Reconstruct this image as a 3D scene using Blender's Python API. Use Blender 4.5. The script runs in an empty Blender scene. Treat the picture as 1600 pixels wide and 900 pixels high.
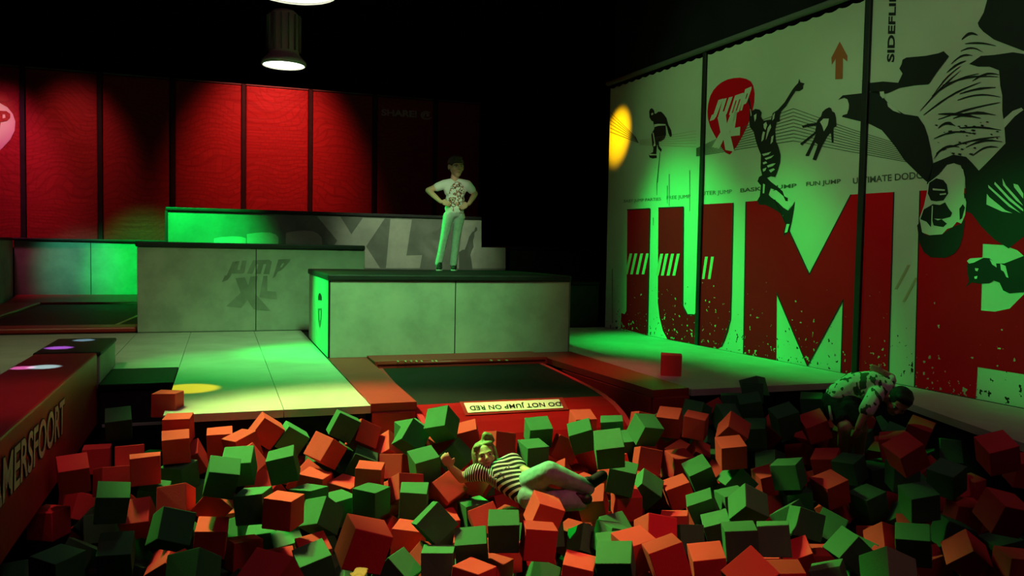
import bpy, bmesh, math, random
from mathutils import Vector, Matrix, Quaternion
from mathutils.geometry import tessellate_polygon

scene = bpy.context.scene
COL = scene.collection
PI = math.pi

# ------------------------------------------------------------------ camera
F_PX = 1279.17
CAM = Vector((0.0, 0.0, 1.15))
RIGHT = Vector((0.94211749, -0.33479515, 0.01807885))
FWD = Vector((0.33528072, 0.94093605, -0.04718248))
UP = Vector((-0.00121458, 0.05051293, 0.99872267))
cd = bpy.data.cameras.new('camera')
cam = bpy.data.objects.new('camera', cd)
COL.objects.link(cam)
cd.sensor_width = 36.0
cd.lens = 36.0 * F_PX / 1600.0
cd.clip_start = 0.05
m = Matrix((RIGHT, UP, -FWD)).transposed().to_4x4()
m.translation = CAM
cam.matrix_world = m
scene.camera = cam

# ------------------------------------------------------------------ look and light
scene.view_settings.view_transform = 'Standard'
scene.view_settings.look = 'None'
scene.view_settings.gamma = 1.0
scene.view_settings.exposure = 0.0
scene.view_settings.use_curve_mapping = False

w = bpy.data.worlds.new('dark_hall')
scene.world = w
w.use_nodes = True
w.node_tree.nodes['Background'].inputs[0].default_value = (0.8, 0.45, 1.0, 1)
w.node_tree.nodes['Background'].inputs[1].default_value = 0.0012


def spot(loc, target, color, power, angle, blend=1.0, radius=0.08):
    l = bpy.data.lights.new('spot_light', 'SPOT')
    l.color = color
    l.energy = power
    l.spot_size = math.radians(angle)
    l.spot_blend = blend
    l.shadow_soft_size = radius
    o = bpy.data.objects.new('spot_light', l)
    COL.objects.link(o)
    o.location = loc
    o.rotation_euler = (Vector(target) - Vector(loc)).to_track_quat('-Z', 'Y').to_euler()
    return o


def area(loc, target, color, power, size):
    l = bpy.data.lights.new('ceiling_wash', 'AREA')
    l.color = color
    l.energy = power
    l.size = size
    o = bpy.data.objects.new('ceiling_wash', l)
    COL.objects.link(o)
    o.location = loc
    o.rotation_euler = (Vector(target) - Vector(loc)).to_track_quat('-Z', 'Y').to_euler()
    return o


LAMP_GLOW = 6.0
GREEN = (0.0, 1.0, 0.10)
PALE = (.28, 1.0, .30)
# warm key over the pit, from above, a little to the left and behind
spot((-1.1, 7.4, 5.0), (1.25, 5.05, -.25), (1.0, .62, .30), 2500, 37, .65, .25)
spot((-1.7, 8.0, 5.0), (1.25, 4.9, -.3), GREEN, 2700, 33, .7, .2)
# red light on the front of the pit and on the right pad
spot((2.6, 1.0, 4.8), (1.80, 3.35, -.5), (1.0, .08, .13), 520, 36, 1.0, .2)
spot((2.6, 5.0, 5.2), (3.5, 7.2, 0), (1.0, .12, .12), 620, 18, 1.0, .1)  # small red spot added to brighten the right pad
# dim magenta light over everything near
area((2.6, 1.0, 6.2), (2.6, 4.0, 0), (1.0, .20, .50), 34, 3.0)
# green wash on the printed wall: two beams at its foot, two broad pale washes
spot((2.3, 10.4, 4.8), (5.62, 8.85, .35), GREEN, 2500, 38, 1.0, .2)
spot((3.4, 8.4, 4.6), (5.74, 6.8, .25), GREEN, 1000, 30, 1.0, .2)
spot((-.5, 8.0, 5.6), (5.6, 8.2, 2.6), (.44, 1.0, .36), 420, 46, .9, .4)
spot((-.2, 5.0, 5.6), (5.8, 5.0, 2.3), (.50, 1.0, .44), 340, 42, .9, .4)
# green beams on the boxes at the left and on the deck
spot((-1.2, 9.3, 2.1), (1.03, 9.1, .35), GREEN, 1100, 44, 1.0, .1)
spot((-1.0, 9.9, 4.4), (.55, 7.9, 0), GREEN, 900, 40, 1.0, .1)
spot((-1.7, 13.6, 4.6), (-1.35, 17.2, .70), GREEN, 3400, 27, 1.0, .1)
spot((-2.4, 13.6, 3.6), (-2.5, 17.2, .75), (.1, 1.0, .55), 560, 22, 1.0, .1)
spot((-1.2, 11.0, 3.8), (-.35, 12.8, 1.45), GREEN, 2800, 36, 1.0, .1)
# pale green light from the front on the boxes
spot((1.2, 4.2, 6.0), (1.35, 9.0, .4), PALE, 2600, 39, 1.0, .3)
spot((1.8, 7.4, 4.8), (2.9, 12.8, 1.3), (.75, 1.0, .6), 1000, 26, 1.0, .1)  # added front spot that lifts the big letters on the far box
# green edge light on the boy
spot((-.6, 10.5, 3.2), (2.60, 9.84, 1.25), GREEN, 1100, 15, 1.0, .05)
# red spot added to brighten the beam at the left
spot((-.4, 4.6, 4.2), (-1.1, 5.4, .1), (1.0, .16, .22), 160, 26, 1.0, .1)
# red wall
spot((1.1, 15.2, 6.0), (1.0, 17.6, 3.0), (1.0, .13, .10), 1100, 60, 1.0, .2)
spot((-2.6, 15.8, 5.6), (-2.6, 17.6, 2.6), (1.0, .19, .20), 300, 42, 1.0, .2)
spot((-3.9, 16.2, 5.2), (-3.75, 17.6, 2.3), (1.0, .12, .32), 500, 46, 1.0, .2)
# small coloured dots
spot((3.0, 9.8, 4.6), (5.5, 10.88, 2.84), (1.0, .50, .0), 1900, 14, 1.0, .03)
spot((-.5, 7.0, 5.0), (-.24, 6.93, 0), (1.0, .70, .0), 1600, 6, .5, .01)
spot((-1.3, 6.2, 3.0), (-1.19, 6.6, .25), (.05, .95, 1.0), 7000, 5, .6, .01)
spot((-1.3, 6.2, 3.0), (-1.32, 6.58, .25), (.14, .30, 1.0), 5000, 4, .6, .01)
spot((-1.3, 7.2, 3.0), (-1.28, 7.72, .25), (.65, .15, 1.0), 7000, 5, .6, .01)
spot((-1.3, 7.4, 3.0), (-1.17, 8.28, .25), (.45, .8, 1.0), 5000, 4, .6, .01)
# narrow green beams on the girl's head and knees
spot((.2, 6.4, 5.0), (1.60, 4.93, -.10), GREEN, 4500, 3.6, .7, .02)
spot((.4, 6.4, 5.0), (1.87, 4.52, -.20), GREEN, 3500, 4.5, .8, .02)
# pale light on the standing boy, green light on the bending child, dim light on the far deck
spot((1.2, 4.6, 2.9), (2.66, 9.84, 1.80), (.80, 1.0, .62), 460, 7.0, .8, .05)  # added spot, brightens the boy's shirt from the front
spot((2.2, 5.2, 2.0), (5.85, 4.6, .95), GREEN, 330, 34, 1.0, .1)  # low green beam added to lift the right end of the printed wall
spot((3.0, 6.4, 3.6), (4.42, 4.78, .15), GREEN, 420, 11, .8, .05)
spot((-2.6, 5.5, 5.2), (-1.0, 10.0, 0), (.85, 1.0, .45), 380, 46, 1.0, .2)  # added dim spot, brightens the deck at the left
spot((-3.4, 14.6, 5.2), (-4.0, 17.6, 3.4), (.62, 1.0, .55), 130, 16, 1.0, .05)
# narrow yellow-green beam on the raised hand at the bottom edge
spot((.1, .6, 3.2), (.50, 2.96, -.17), (.72, 1.0, .12), 900, 3.2, .6, .01)


# ------------------------------------------------------------------ pixel helpers (1600 x 900 frame)
def ray(px, py):
    return RIGHT * ((px - 800) / F_PX) + FWD + UP * (-(py - 450) / F_PX)


def at_z(px, py, z=0.0):
    d = ray(px, py)
    return CAM + d * ((z - CAM.z) / d.z)


def at_y(px, py, y):
    d = ray(px, py)
    return CAM + d * (y / d.y)


def at_x(px, py, x):
    d = ray(px, py)
    return CAM + d * (x / d.x)


def at_d(px, py, depth):
    return CAM + ray(px, py) * depth


def to_px(p):
    v = Vector(p) - CAM
    y = v.dot(FWD)
    return 800 + F_PX * v.dot(RIGHT) / y, 450 - F_PX * v.dot(UP) / y


PHI = -0.0545
WX = 6.081
WN = Vector((-math.cos(PHI), math.sin(PHI), 0))          # out of the right wall, into the hall
WT = Vector((math.sin(PHI), math.cos(PHI), 0))


def wall_pt(s, z, off=0.0):
    return Vector((WX, 0, z)) + WT * s + WN * off


def on_wall(px, py):
    d = ray(px, py)
    t = (Vector((WX, 0, 0)) - CAM).dot(WN) / d.dot(WN)
    p = CAM + d * t - Vector((WX, 0, 0))
    return p.dot(WT), p.z


# ------------------------------------------------------------------ materials
def mat(name, col, rough=0.6, spec=0.3, metallic=0.0):
    m = bpy.data.materials.new(name)
    m.use_nodes = True
    b = m.node_tree.nodes['Principled BSDF']
    b.inputs['Base Color'].default_value = (*col, 1)
    b.inputs['Roughness'].default_value = rough
    b.inputs['Specular IOR Level'].default_value = spec
    b.inputs['Metallic'].default_value = metallic
    return m


def nd(m, t, **kw):
    n = m.node_tree.nodes.new(t)
    for k, v in kw.items():
        if hasattr(n, k):
            setattr(n, k, v)
        else:
            n.inputs[k].default_value = v
    return n


def lk(m, a, b):
    m.node_tree.links.new(a, b)


def bsdf(m):
    return m.node_tree.nodes['Principled BSDF']


def ramp(m, src, stops):
    r = m.node_tree.nodes.new('ShaderNodeValToRGB')
    e = r.color_ramp.elements
    while len(e) < len(stops):
        e.new(0.5)
    for i, (p, c) in enumerate(stops):
        e[i].position = p
        e[i].color = (*c, 1)
    lk(m, src, r.inputs[0])
    return r


def mix(m, fac, a, b):
    n = m.node_tree.nodes.new('ShaderNodeMix')
    n.data_type = 'RGBA'
    for s, v in ((n.inputs[0], fac), (n.inputs[6], a), (n.inputs[7], b)):
        if hasattr(v, 'is_linked') or hasattr(v, 'links'):
            lk(m, v, s)
        elif isinstance(v, (int, float)):
            s.default_value = v
        else:
            s.default_value = (*v, 1)
    return n.outputs[2]


def coords(m, kind='Object'):
    return nd(m, 'ShaderNodeTexCoord').outputs[kind]


def noise(m, vec, scale, detail=4.0, rough=0.55):
    n = nd(m, 'ShaderNodeTexNoise', Scale=scale, Detail=detail, Roughness=rough)
    lk(m, vec, n.inputs['Vector'])
    return n.outputs['Fac']


def bump(m, src, strength, dist=0.01):
    b = nd(m, 'ShaderNodeBump', Strength=strength, Distance=dist)
    lk(m, src, b.inputs['Height'])
    lk(m, b.outputs[0], bsdf(m).inputs['Normal'])


def mottled(name, c0, c1, scale, rough=0.6, spec=0.3, bmp=0.0, bscale=60, lo=0.35, hi=0.65, detail=5):
    m = mat(name, c0, rough, spec)
    v = coords(m)
    n = noise(m, v, scale, detail)
    r = ramp(m, n, [(lo, c0), (hi, c1)])
    lk(m, r.outputs[0], bsdf(m).inputs['Base Color'])
    if bmp:
        bump(m, noise(m, v, bscale, 3), bmp)
    return m


M = {}
M['hall'] = mottled('black_painted_hall', (0.010, 0.009, 0.012), (0.016, 0.015, 0.018), 1.2, 0.9, 0.1)
M['hall_floor'] = mottled('dark_hall_floor', (0.02, 0.02, 0.02), (0.03, 0.03, 0.03), 3, 0.8, 0.2)
M['pit'] = mottled('black_pit_lining', (0.006, 0.006, 0.007), (0.010, 0.010, 0.011), 4, 0.9, 0.1)
M['deck'] = mottled('pale_carpet_deck', (0.40, 0.40, 0.34), (0.48, 0.48, 0.42), 2.5, 0.62, 0.35, 0.15, 180)
M['deck_edge'] = mat('pale_deck_edging', (0.42, 0.43, 0.36), 0.55)
M['black_vinyl'] = mottled('black_mat_vinyl', (0.010, 0.010, 0.010), (0.018, 0.018, 0.018), 5, 0.55, 0.3, 0.1, 220)
M['red_vinyl'] = mottled('red_pad_vinyl', (0.31, 0.018, 0.017), (0.36, 0.022, 0.020), 3, 0.42, 0.4, 0.12, 25)
M['red_sheet'] = mottled('bright_red_bed_cover', (0.31, 0.002, 0.005), (0.35, 0.003, 0.006), 3, 0.6, 0.1, 0.06, 30)
M['red_trim'] = mat('red_webbing', (0.60, 0.03, 0.05), 0.5)
M['jump_bed'] = mottled('black_jump_bed', (0.006, 0.006, 0.006), (0.010, 0.010, 0.010), 2, 0.6, 0.2, 0.2, 400)
M['steel'] = mat('grey_steel', (0.25, 0.25, 0.25), 0.4, 0.5, 0.8)
M['dull_grey'] = mat('dull_grey_metal', (0.16, 0.16, 0.15), 0.6)
M['lamp_housing'] = mat('pale_lamp_housing', (0.5, 0.5, 0.45), 0.5)
M['white'] = mat('off_white_print', (0.62, 0.62, 0.52), 0.6)
M['label'] = mat('cream_sign_board', (0.82, 0.82, 0.62), 0.55)
M['cream'] = mat('cream_lettering', (0.55, 0.48, 0.30), 0.6)
M['ink'] = mat('black_ink', (0.010, 0.010, 0.010), 0.6)
M['ink_soft'] = mat('worn_black_ink', (0.09, 0.10, 0.07), 0.7)
M['arrow'] = mat('orange_red_ink', (0.42, 0.10, 0.03), 0.6)
M['tan'] = mat('tan_ink', (0.42, 0.34, 0.20), 0.6)


def concrete(name, a, b, c):
    """grey cloudy concrete-look printed vinyl"""
    m = mat(name, b, 0.6, 0.3)
    v = coords(m)
    n1 = noise(m, v, 1.1, 6, 0.6)
    n2 = noise(m, v, 3.3, 5, 0.6)
    r1 = ramp(m, n1, [(0.34, a), (0.52, b), (0.68, c)])
    r2 = ramp(m, n2, [(0.36, tuple(x * 0.72 for x in b)), (0.60, c)])
    lk(m, mix(m, 0.42, r1.outputs[0], r2.outputs[0]), bsdf(m).inputs['Base Color'])
    return m


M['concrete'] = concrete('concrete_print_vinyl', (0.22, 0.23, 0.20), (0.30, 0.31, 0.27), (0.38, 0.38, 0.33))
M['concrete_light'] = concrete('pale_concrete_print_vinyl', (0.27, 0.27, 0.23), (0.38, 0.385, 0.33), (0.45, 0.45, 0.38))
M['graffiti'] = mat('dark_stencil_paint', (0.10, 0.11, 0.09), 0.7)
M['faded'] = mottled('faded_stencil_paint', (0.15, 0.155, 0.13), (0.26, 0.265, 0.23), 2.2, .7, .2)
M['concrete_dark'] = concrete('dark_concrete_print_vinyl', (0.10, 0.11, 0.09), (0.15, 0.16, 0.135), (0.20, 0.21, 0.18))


def speckled(name, base, speck, density=0.62, zmax=0.9, scale=26):
    """printed vinyl with paint spatter that gets dense towards the foot of the wall"""
    m = mat(name, base, 0.55, 0.3)
    v = coords(m)
    n = noise(m, v, scale, 2, 0.6)
    sep = nd(m, 'ShaderNodeSeparateXYZ')
    lk(m, v, sep.inputs[0])
    mr = nd(m, 'ShaderNodeMapRange')
    mr.inputs['From Min'].default_value = zmax
    mr.inputs['From Max'].default_value = 0.0
    mr.inputs['To Min'].default_value = -0.16
    mr.inputs['To Max'].default_value = 0.035
    lk(m, sep.outputs[2], mr.inputs['Value'])
    add = nd(m, 'ShaderNodeMath', operation='ADD')
    lk(m, n, add.inputs[0])
    lk(m, mr.outputs[0], add.inputs[1])
    gt = nd(m, 'ShaderNodeMath', operation='GREATER_THAN')
    lk(m, add.outputs[0], gt.inputs[0])
    gt.inputs[1].default_value = density
    n2 = noise(m, v, 0.9, 4)
    r = ramp(m, n2, [(0.3, tuple(c * 0.88 for c in base)), (0.7, base)])
    lk(m, mix(m, gt.outputs[0], r.outputs[0], speck), bsdf(m).inputs['Base Color'])
    bsdf(m).inputs['Specular IOR Level'].default_value = .06
    bsdf(m).inputs['Roughness'].default_value = .8
    return m


M['banner'] = speckled('off_white_banner_vinyl', (0.60, 0.61, 0.50), (0.03, 0.03, 0.02), 0.665, 1.2, 19)
M['banner_red'] = speckled('red_banner_ink', (0.78, 0.003, 0.012), (0.42, 0.36, 0.26), 0.665, 1.3, 19)


def maze_red():
    m = mat('red_wall_vinyl', (0.30, 0.02, 0.02), 0.5, 0.35)
    v = coords(m)
    br = nd(m, 'ShaderNodeTexBrick', Scale=2.6)
    br.inputs['Mortar Size'].default_value = 0.035
    br.inputs['Color1'].default_value = (0.33, 0.022, 0.02, 1)
    br.inputs['Color2'].default_value = (0.29, 0.018, 0.018, 1)
    br.inputs['Mortar'].default_value = (0.25, 0.014, 0.014, 1)
    mp = nd(m, 'ShaderNodeMapping')
    mp.inputs['Rotation'].default_value = (PI / 2, 0, 0)
    lk(m, v, mp.inputs[0])
    n = noise(m, v, 1.6, 2)
    rot = nd(m, 'ShaderNodeVectorMath', operation='ADD')
    sn = nd(m, 'ShaderNodeTexNoise', Scale=1.1, Detail=0.0)
    lk(m, v, sn.inputs['Vector'])
    lk(m, mp.outputs[0], rot.inputs[0])
    lk(m, sn.outputs['Color'], rot.inputs[1])
    lk(m, rot.outputs[0], br.inputs['Vector'])
    lk(m, br.outputs[0], bsdf(m).inputs['Base Color'])
    wv = nd(m, 'ShaderNodeTexNoise', Scale=1.0, Detail=3.0)
    mp2 = nd(m, 'ShaderNodeMapping')
    mp2.inputs['Scale'].default_value = (1.2, 1, 9)
    lk(m, v, mp2.inputs[0])
    lk(m, mp2.outputs[0], wv.inputs['Vector'])
    bump(m, wv.outputs['Fac'], 0.28, 0.03)
    return m


M['red_wall'] = maze_red()


def foam(name, c0, c1):
    m = mat(name, c0, 0.9, 0.12)
    v = coords(m)
    info = nd(m, 'ShaderNodeObjectInfo')
    n = noise(m, v, 9, 5)
    r = ramp(m, n, [(0.3, c0), (0.7, c1)])
    dark = mix(m, info.outputs['Random'], r.outputs[0], tuple(x * 0.72 for x in c0))
    lk(m, dark, bsdf(m).inputs['Base Color'])
    bump(m, noise(m, v, 190, 2), 0.25, 0.004)
    return m


M['foam_r'] = foam('red_foam', (0.64, 0.072, 0.056), (0.72, 0.088, 0.066))
M['foam_g'] = foam('dark_green_foam', (0.052, 0.215, 0.082), (0.062, 0.245, 0.094))


# ------------------------------------------------------------------ object helpers
def tag(o, label=None, cat=None, group=None, kind=None):
    if label:
        o['label'] = label
    if cat:
        o['category'] = cat
    if group:
        o['group'] = group
    if kind:
        o['kind'] = kind
    return o


def link(name, mesh, parent=None):
    o = bpy.data.objects.new(name, mesh)
    COL.objects.link(o)
    if parent is not None:
        o.parent = parent
        o.matrix_parent_inverse = Matrix.Translation(parent.location).inverted() if parent.type == 'EMPTY' else Matrix.Identity(4)
    return o


def thing(name, loc, label, cat, group=None):
    e = bpy.data.objects.new(name, None)
    COL.objects.link(e)
    e.location = loc
    e.empty_display_size = 0.1
    return tag(e, label, cat, group)


class MB:
    """collects shapes, then links them as one mesh object"""

    def __init__(self):
        self.bm = bmesh.new()
        self.mats = []

    def mi(self, m):
        if m not in self.mats:
            self.mats.append(m)
        return self.mats.index(m)

    def face(self, pts, m):
        vs = [self.bm.verts.new(p) for p in pts]
        f = self.bm.faces.new(vs)
        f.material_index = self.mi(m)
        return f

    def box(self, a, b, m, bev=0.0, seg=2):
        x0, y0, z0 = a
        x1, y1, z1 = b
        return self.hexa([(x0, y0, z0), (x1, y0, z0), (x1, y1, z0), (x0, y1, z0),
                          (x0, y0, z1), (x1, y0, z1), (x1, y1, z1), (x0, y1, z1)], m, bev, seg)

    def hexa(self, p, m, bev=0.0, seg=2):
        t = bmesh.new()
        v = [t.verts.new(q) for q in p]
        for idx in ((3, 2, 1, 0), (4, 5, 6, 7), (0, 1, 5, 4), (1, 2, 6, 5), (2, 3, 7, 6), (3, 0, 4, 7)):
            t.faces.new([v[i] for i in idx])
        if bev:
            bmesh.ops.bevel(t, geom=list(t.edges), offset=bev, segments=seg, affect='EDGES', profile=0.5)
        self.merge(t, m)

    def merge(self, t, m):
        bmesh.ops.recalc_face_normals(t, faces=t.faces)
        mi = self.mi(m)
        vm = {v: self.bm.verts.new(v.co) for v in t.verts}
        for f in t.faces:
            try:
                nf = self.bm.faces.new([vm[v] for v in f.verts])
                nf.material_index = mi
                nf.smooth = f.smooth
            except ValueError:
                pass
        t.free()

    def prism(self, pts, vec, m):
        """polygon extruded along vec"""
        t = bmesh.new()
        vec = Vector(vec)
        a = [t.verts.new(p) for p in pts]
        b = [t.verts.new(Vector(p) + vec) for p in pts]
        n = len(pts)
        for tri in tessellate_polygon([[Vector(p) for p in pts]]):
            t.faces.new([a[i] for i in tri])
            t.faces.new([b[i] for i in reversed(tri)])
        for i in range(n):
            t.faces.new((a[i], a[(i + 1) % n], b[(i + 1) % n], b[i]))
        self.merge(t, m)

    def tube(self, p, q, r0, m, r1=None, n=12, caps=True):
        p, q = Vector(p), Vector(q)
        r1 = r0 if r1 is None else r1
        ax = (q - p).normalized()
        u = ax.orthogonal().normalized()
        v = ax.cross(u)
        t = bmesh.new()
        A = [t.verts.new(p + (u * math.cos(2 * PI * i / n) + v * math.sin(2 * PI * i / n)) * r0) for i in range(n)]
        B = [t.verts.new(q + (u * math.cos(2 * PI * i / n) + v * math.sin(2 * PI * i / n)) * r1) for i in range(n)]
        for i in range(n):
            t.faces.new((A[i], A[(i + 1) % n], B[(i + 1) % n], B[i])).smooth = True
        if caps:
            t.faces.new(list(reversed(A)))
            t.faces.new(B)
        self.merge(t, m)

    def lathe(self, prof, c, m, n=40, close=False):
        t = bmesh.new()
        rings = []
        for r, z in prof:
            rings.append([t.verts.new(Vector(c) + Vector((r * math.cos(2 * PI * i / n), r * math.sin(2 * PI * i / n), z))) for i in range(n)])
        for a, b in zip(rings, rings[1:]):
            for i in range(n):
                t.faces.new((a[i], a[(i + 1) % n], b[(i + 1) % n], b[i])).smooth = True
        if close:
            t.faces.new(rings[0])
            t.faces.new(rings[-1])
        self.merge(t, m)

    def ball(self, c, r, m, sub=2, scale=(1, 1, 1), rot=None):
        t = bmesh.new()
        bmesh.ops.create_icosphere(t, subdivisions=sub, radius=r)
        mt = Matrix.Diagonal((*scale, 1))
        if rot is not None:
            mt = rot.to_matrix().to_4x4() @ mt
        bmesh.ops.transform(t, matrix=Matrix.Translation(c) @ mt, verts=t.verts)
        for f in t.faces:
            f.smooth = True
        self.merge(t, m)

    def flat(self, pts2, mapf, m, holes=()):
        """filled 2D polygon (with holes) mapped to 3D"""
        loops = [list(pts2)] + [list(h) for h in holes]
        loops = [[p for i, p in enumerate(l) if (Vector(p) - Vector(l[i - 1])).length > 1e-6] for l in loops]
        if len(loops[0]) < 3:
            return
        allp = [p for l in loops for p in l]
        tris = tessellate_polygon([[Vector((p[0], p[1], 0)) for p in l] for l in loops])
        vs = [self.bm.verts.new(mapf(*p)) for p in allp]
        mi = self.mi(m)
        for tri in tris:
            a, b, c = (vs[i] for i in tri)
            if (b.co - a.co).cross(c.co - a.co).length < 1e-10:
                continue
            try:
                f = self.bm.faces.new((a, b, c))
                f.material_index = mi
            except ValueError:
                pass

    def build(self, name, parent=None, smooth=False):
        me = bpy.data.meshes.new(name)
        self.bm.to_mesh(me)
        self.bm.free()
        for x in self.mats:
            me.materials.append(x)
        if smooth:
            me.polygons.foreach_set('use_smooth', [True] * len(me.polygons))
        return link(name, me, parent)


def clip_s(poly, lo, hi):
    """clip a polygon in (s, z) to lo <= s <= hi"""
    for lim, sgn in ((lo, 1), (hi, -1)):
        out = []
        for i, p in enumerate(poly):
            q = poly[i - 1]
            pin, qin = sgn * (p[0] - lim) >= 0, sgn * (q[0] - lim) >= 0
            if pin != qin:
                t = (lim - q[0]) / (p[0] - q[0])
                out.append((lim, q[1] + t * (p[1] - q[1])))
            if pin:
                out.append(p)
        poly = out
        if not poly:
            return []
    return poly


_font = {}


def text_tris(s, bold=0.0, shear=0.0, spacing=1.0):
    """triangles of a string, x from 0 to 1 along it, y from 0 (baseline) to 1 (cap height)"""
    key = (s, bold, shear, spacing)
    if key in _font:
        return _font[key]
    c = bpy.data.curves.new('tmp_text', 'FONT')
    c.body = s
    c.size = 1.0
    c.offset = bold
    c.shear = shear
    c.space_character = spacing
    c.resolution_u = 4
    o = bpy.data.objects.new('tmp_text', c)
    COL.objects.link(o)
    dg = bpy.context.evaluated_depsgraph_get()
    me = bpy.data.meshes.new_from_object(o.evaluated_get(dg))
    vs = [tuple(v.co[:2]) for v in me.vertices]
    fs = [tuple(p.vertices) for p in me.polygons]
    bpy.data.objects.remove(o)
    bpy.data.curves.remove(c)
    bpy.data.meshes.remove(me)
    x0, x1 = min(v[0] for v in vs), max(v[0] for v in vs)
    y0, y1 = min(v[1] for v in vs), max(v[1] for v in vs)
    vs = [((v[0] - x0) / (x1 - x0), (v[1] - y0) / (y1 - y0)) for v in vs]
    _font[key] = (vs, fs)
    return vs, fs


def add_text(mb, s, quad, m, bold=0.0, shear=0.0, spacing=1.0):
    """quad = 3D points bottom-left, bottom-right, top-right, top-left of the writing"""
    vs, fs = text_tris(s, bold, shear, spacing)
    a, b, c, d = (Vector(q) for q in quad)
    V = [mb.bm.verts.new((a * (1 - u) + b * u) * (1 - v) + (d * (1 - u) + c * u) * v) for u, v in vs]
    mi = mb.mi(m)
    for f in fs:
        try:
            mb.bm.faces.new([V[i] for i in f]).material_index = mi
        except ValueError:
            pass


# blocky slanted logo letters on a unit square
GLYPH = {
    'J': [[(0.42, 1), (1, 1), (0.80, 0.14), (0.62, 0), (0.0, 0), (0.08, 0.30), (0.30, 0.30)]],
    'U': [[(0.10, 1), (0.46, 1), (0.36, 0.30), (0.54, 0.30), (0.64, 1), (1, 1), (0.86, 0.10), (0.76, 0), (0.06, 0), (0.0, 0.1)]],
    'M': [[(0, 0), (0.14, 1), (0.88, 1), (1, 0.86), (0.90, 0), (0.66, 0), (0.75, 0.70), (0.64, 0.70), (0.55, 0), (0.33, 0), (0.42, 0.70), (0.31, 0.70), (0.23, 0)]],
    'P': [[(0, 0), (0.12, 1), (0.9, 1), (1, 0.88), (0.94, 0.40), (0.82, 0.26), (0.44, 0.26), (0.40, 0)], [(0.48, 0.50), (0.64, 0.50), (0.67, 0.74), (0.51, 0.74)]],
    'X': [[(0.05, 1), (0.45, 1), (0.54, 0.74), (0.68, 1), (1, 1), (0.70, 0.5), (0.98, 0), (0.58, 0), (0.46, 0.28), (0.30, 0), (-.04, 0), (0.28, 0.5)]],
    'L': [[(0.10, 1), (0.52, 1), (0.44, 0.32), (1, 0.32), (0.95, 0), (0, 0)]],
}


def add_glyphs(mb, quads, m):
    """quads: letter -> four 2D/3D corners bl, br, tr, tl"""
    for ch, (a, b, c, d) in quads:
        a, b, c, d = Vector(a), Vector(b), Vector(c), Vector(d)
        f = lambda u, v: (a * (1 - u) + b * u) * (1 - v) + (d * (1 - u) + c * u) * v
        g = GLYPH[ch]
        mb.flat(g[0], f, m, g[1:])


def split_quad(q, cuts):
    a, b, c, d = (Vector(x) for x in q)
    out = []
    for u0, u1 in cuts:
        out.append((a.lerp(b, u0), a.lerp(b, u1), d.lerp(c, u1), d.lerp(c, u0)))
    return out


# ------------------------------------------------------------------ the hall
def struct(mb, name):
    o = mb.build(name)
    o['kind'] = 'structure'
    return o


b = MB(); b.box((-9, -3, -1.15), (9, 22, -1.05), M['pit']); struct(b, 'floor')
b = MB(); b.box((-9, 8.40, -0.30), (9, 22, -0.02), M['hall_floor']); struct(b, 'floor_hall')
b = MB(); b.box((-9, -3, 6.6), (9, 22, 6.8), M['hall']); struct(b, 'ceiling')
b = MB(); b.box((-9, 21.8, -1.1), (9, 22, 6.7), M['hall']); struct(b, 'wall_back')
b = MB(); b.box((-9.2, -3, -1.1), (-9, 22, 6.7), M['hall']); struct(b, 'wall_left')
b = MB(); b.box((-9, -3.2, -1.1), (9, -3, 6.7), M['hall']); struct(b, 'wall_front')
b = MB()
b.hexa([wall_pt(-3.4, -1.1, -0.25), wall_pt(-3.4, -1.1, -0.06), wall_pt(11.16, -1.1, -0.06), wall_pt(11.16, -1.1, -0.25),
        wall_pt(-3.4, 6.7, -0.25), wall_pt(-3.4, 6.7, -0.06), wall_pt(11.16, 6.7, -0.06), wall_pt(11.16, 6.7, -0.25)], M['hall'])
struct(b, 'wall_right')
b = MB(); b.box((8.9, 11.2, -1.1), (9.1, 22, 6.7), M['hall']); struct(b, 'wall_far_right')

# raised decks round the pit; their front faces are the pit walls
FRONT = 5.88


def deck(name, poly, z=0.0, t=0.055):
    d = MB()
    d.prism([(x, y, z - t) for x, y in poly], (0, 0, t), M['deck'])
    o = struct(d, name)
    e = MB()
    ins = 0.03
    cx = sum(p[0] for p in poly) / len(poly)
    cy = sum(p[1] for p in poly) / len(poly)
    pts = [(x + ins * (1 if x < cx else -1), y + ins * (1 if y < cy else -1)) for x, y in poly]
    e.prism([(x, y, -1.05) for x, y in pts], (0, 0, 1.05 - t + z), M['pit'])
    struct(e, 'trim_under_' + name)
    return o


deck('floor_deck_left', [(-0.36, FRONT), (0.415, FRONT), (0.415, 8.39), (0.415, 11.36), (-0.36, 11.36)])
deck('floor_deck_middle', [(0.42, FRONT), (1.025, FRONT), (1.025, 11.36), (0.42, 11.36)])
deck('floor_deck_side', [(-1.00, 8.16), (-0.365, 8.16), (-0.365, 11.36), (-1.0, 11.36)])
deck('floor_deck_far_left', [(-6.0, 2.0), (-1.44, 2.0), (-1.44, 8.5), (-1.005, 8.5), (-1.005, 11.36), (-6.0, 11.36)])
deck('floor_deck_right', [(3.73, 5.93), (5.74, 5.93), (5.46, 11.16), (3.73, 11.16)])
deck('floor_wall_ledge', [(4.40, 2.6), (5.90, 2.6), (5.735, 5.92), (5.32, 5.92), (5.16, 5.18)])
b = MB(); b.box((-9, 11.37, -0.30), (9, 21.8, -0.004), M['hall_floor']); struct(b, 'floor_court')

# black truss rail above the printed wall
b = MB()
b.tube(wall_pt(-3, 3.64, 0.03), wall_pt(11.2, 3.64, 0.03), 0.035, M['dull_grey'])
struct(b, 'trim_1')

# ------------------------------------------------------------------ printed wall on the right: three laced banners with black posts
S1, S2 = 8.80, 6.25
SEND = 11.16
Pp = lambda pts: [on_wall(*p) for p in pts]


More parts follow.
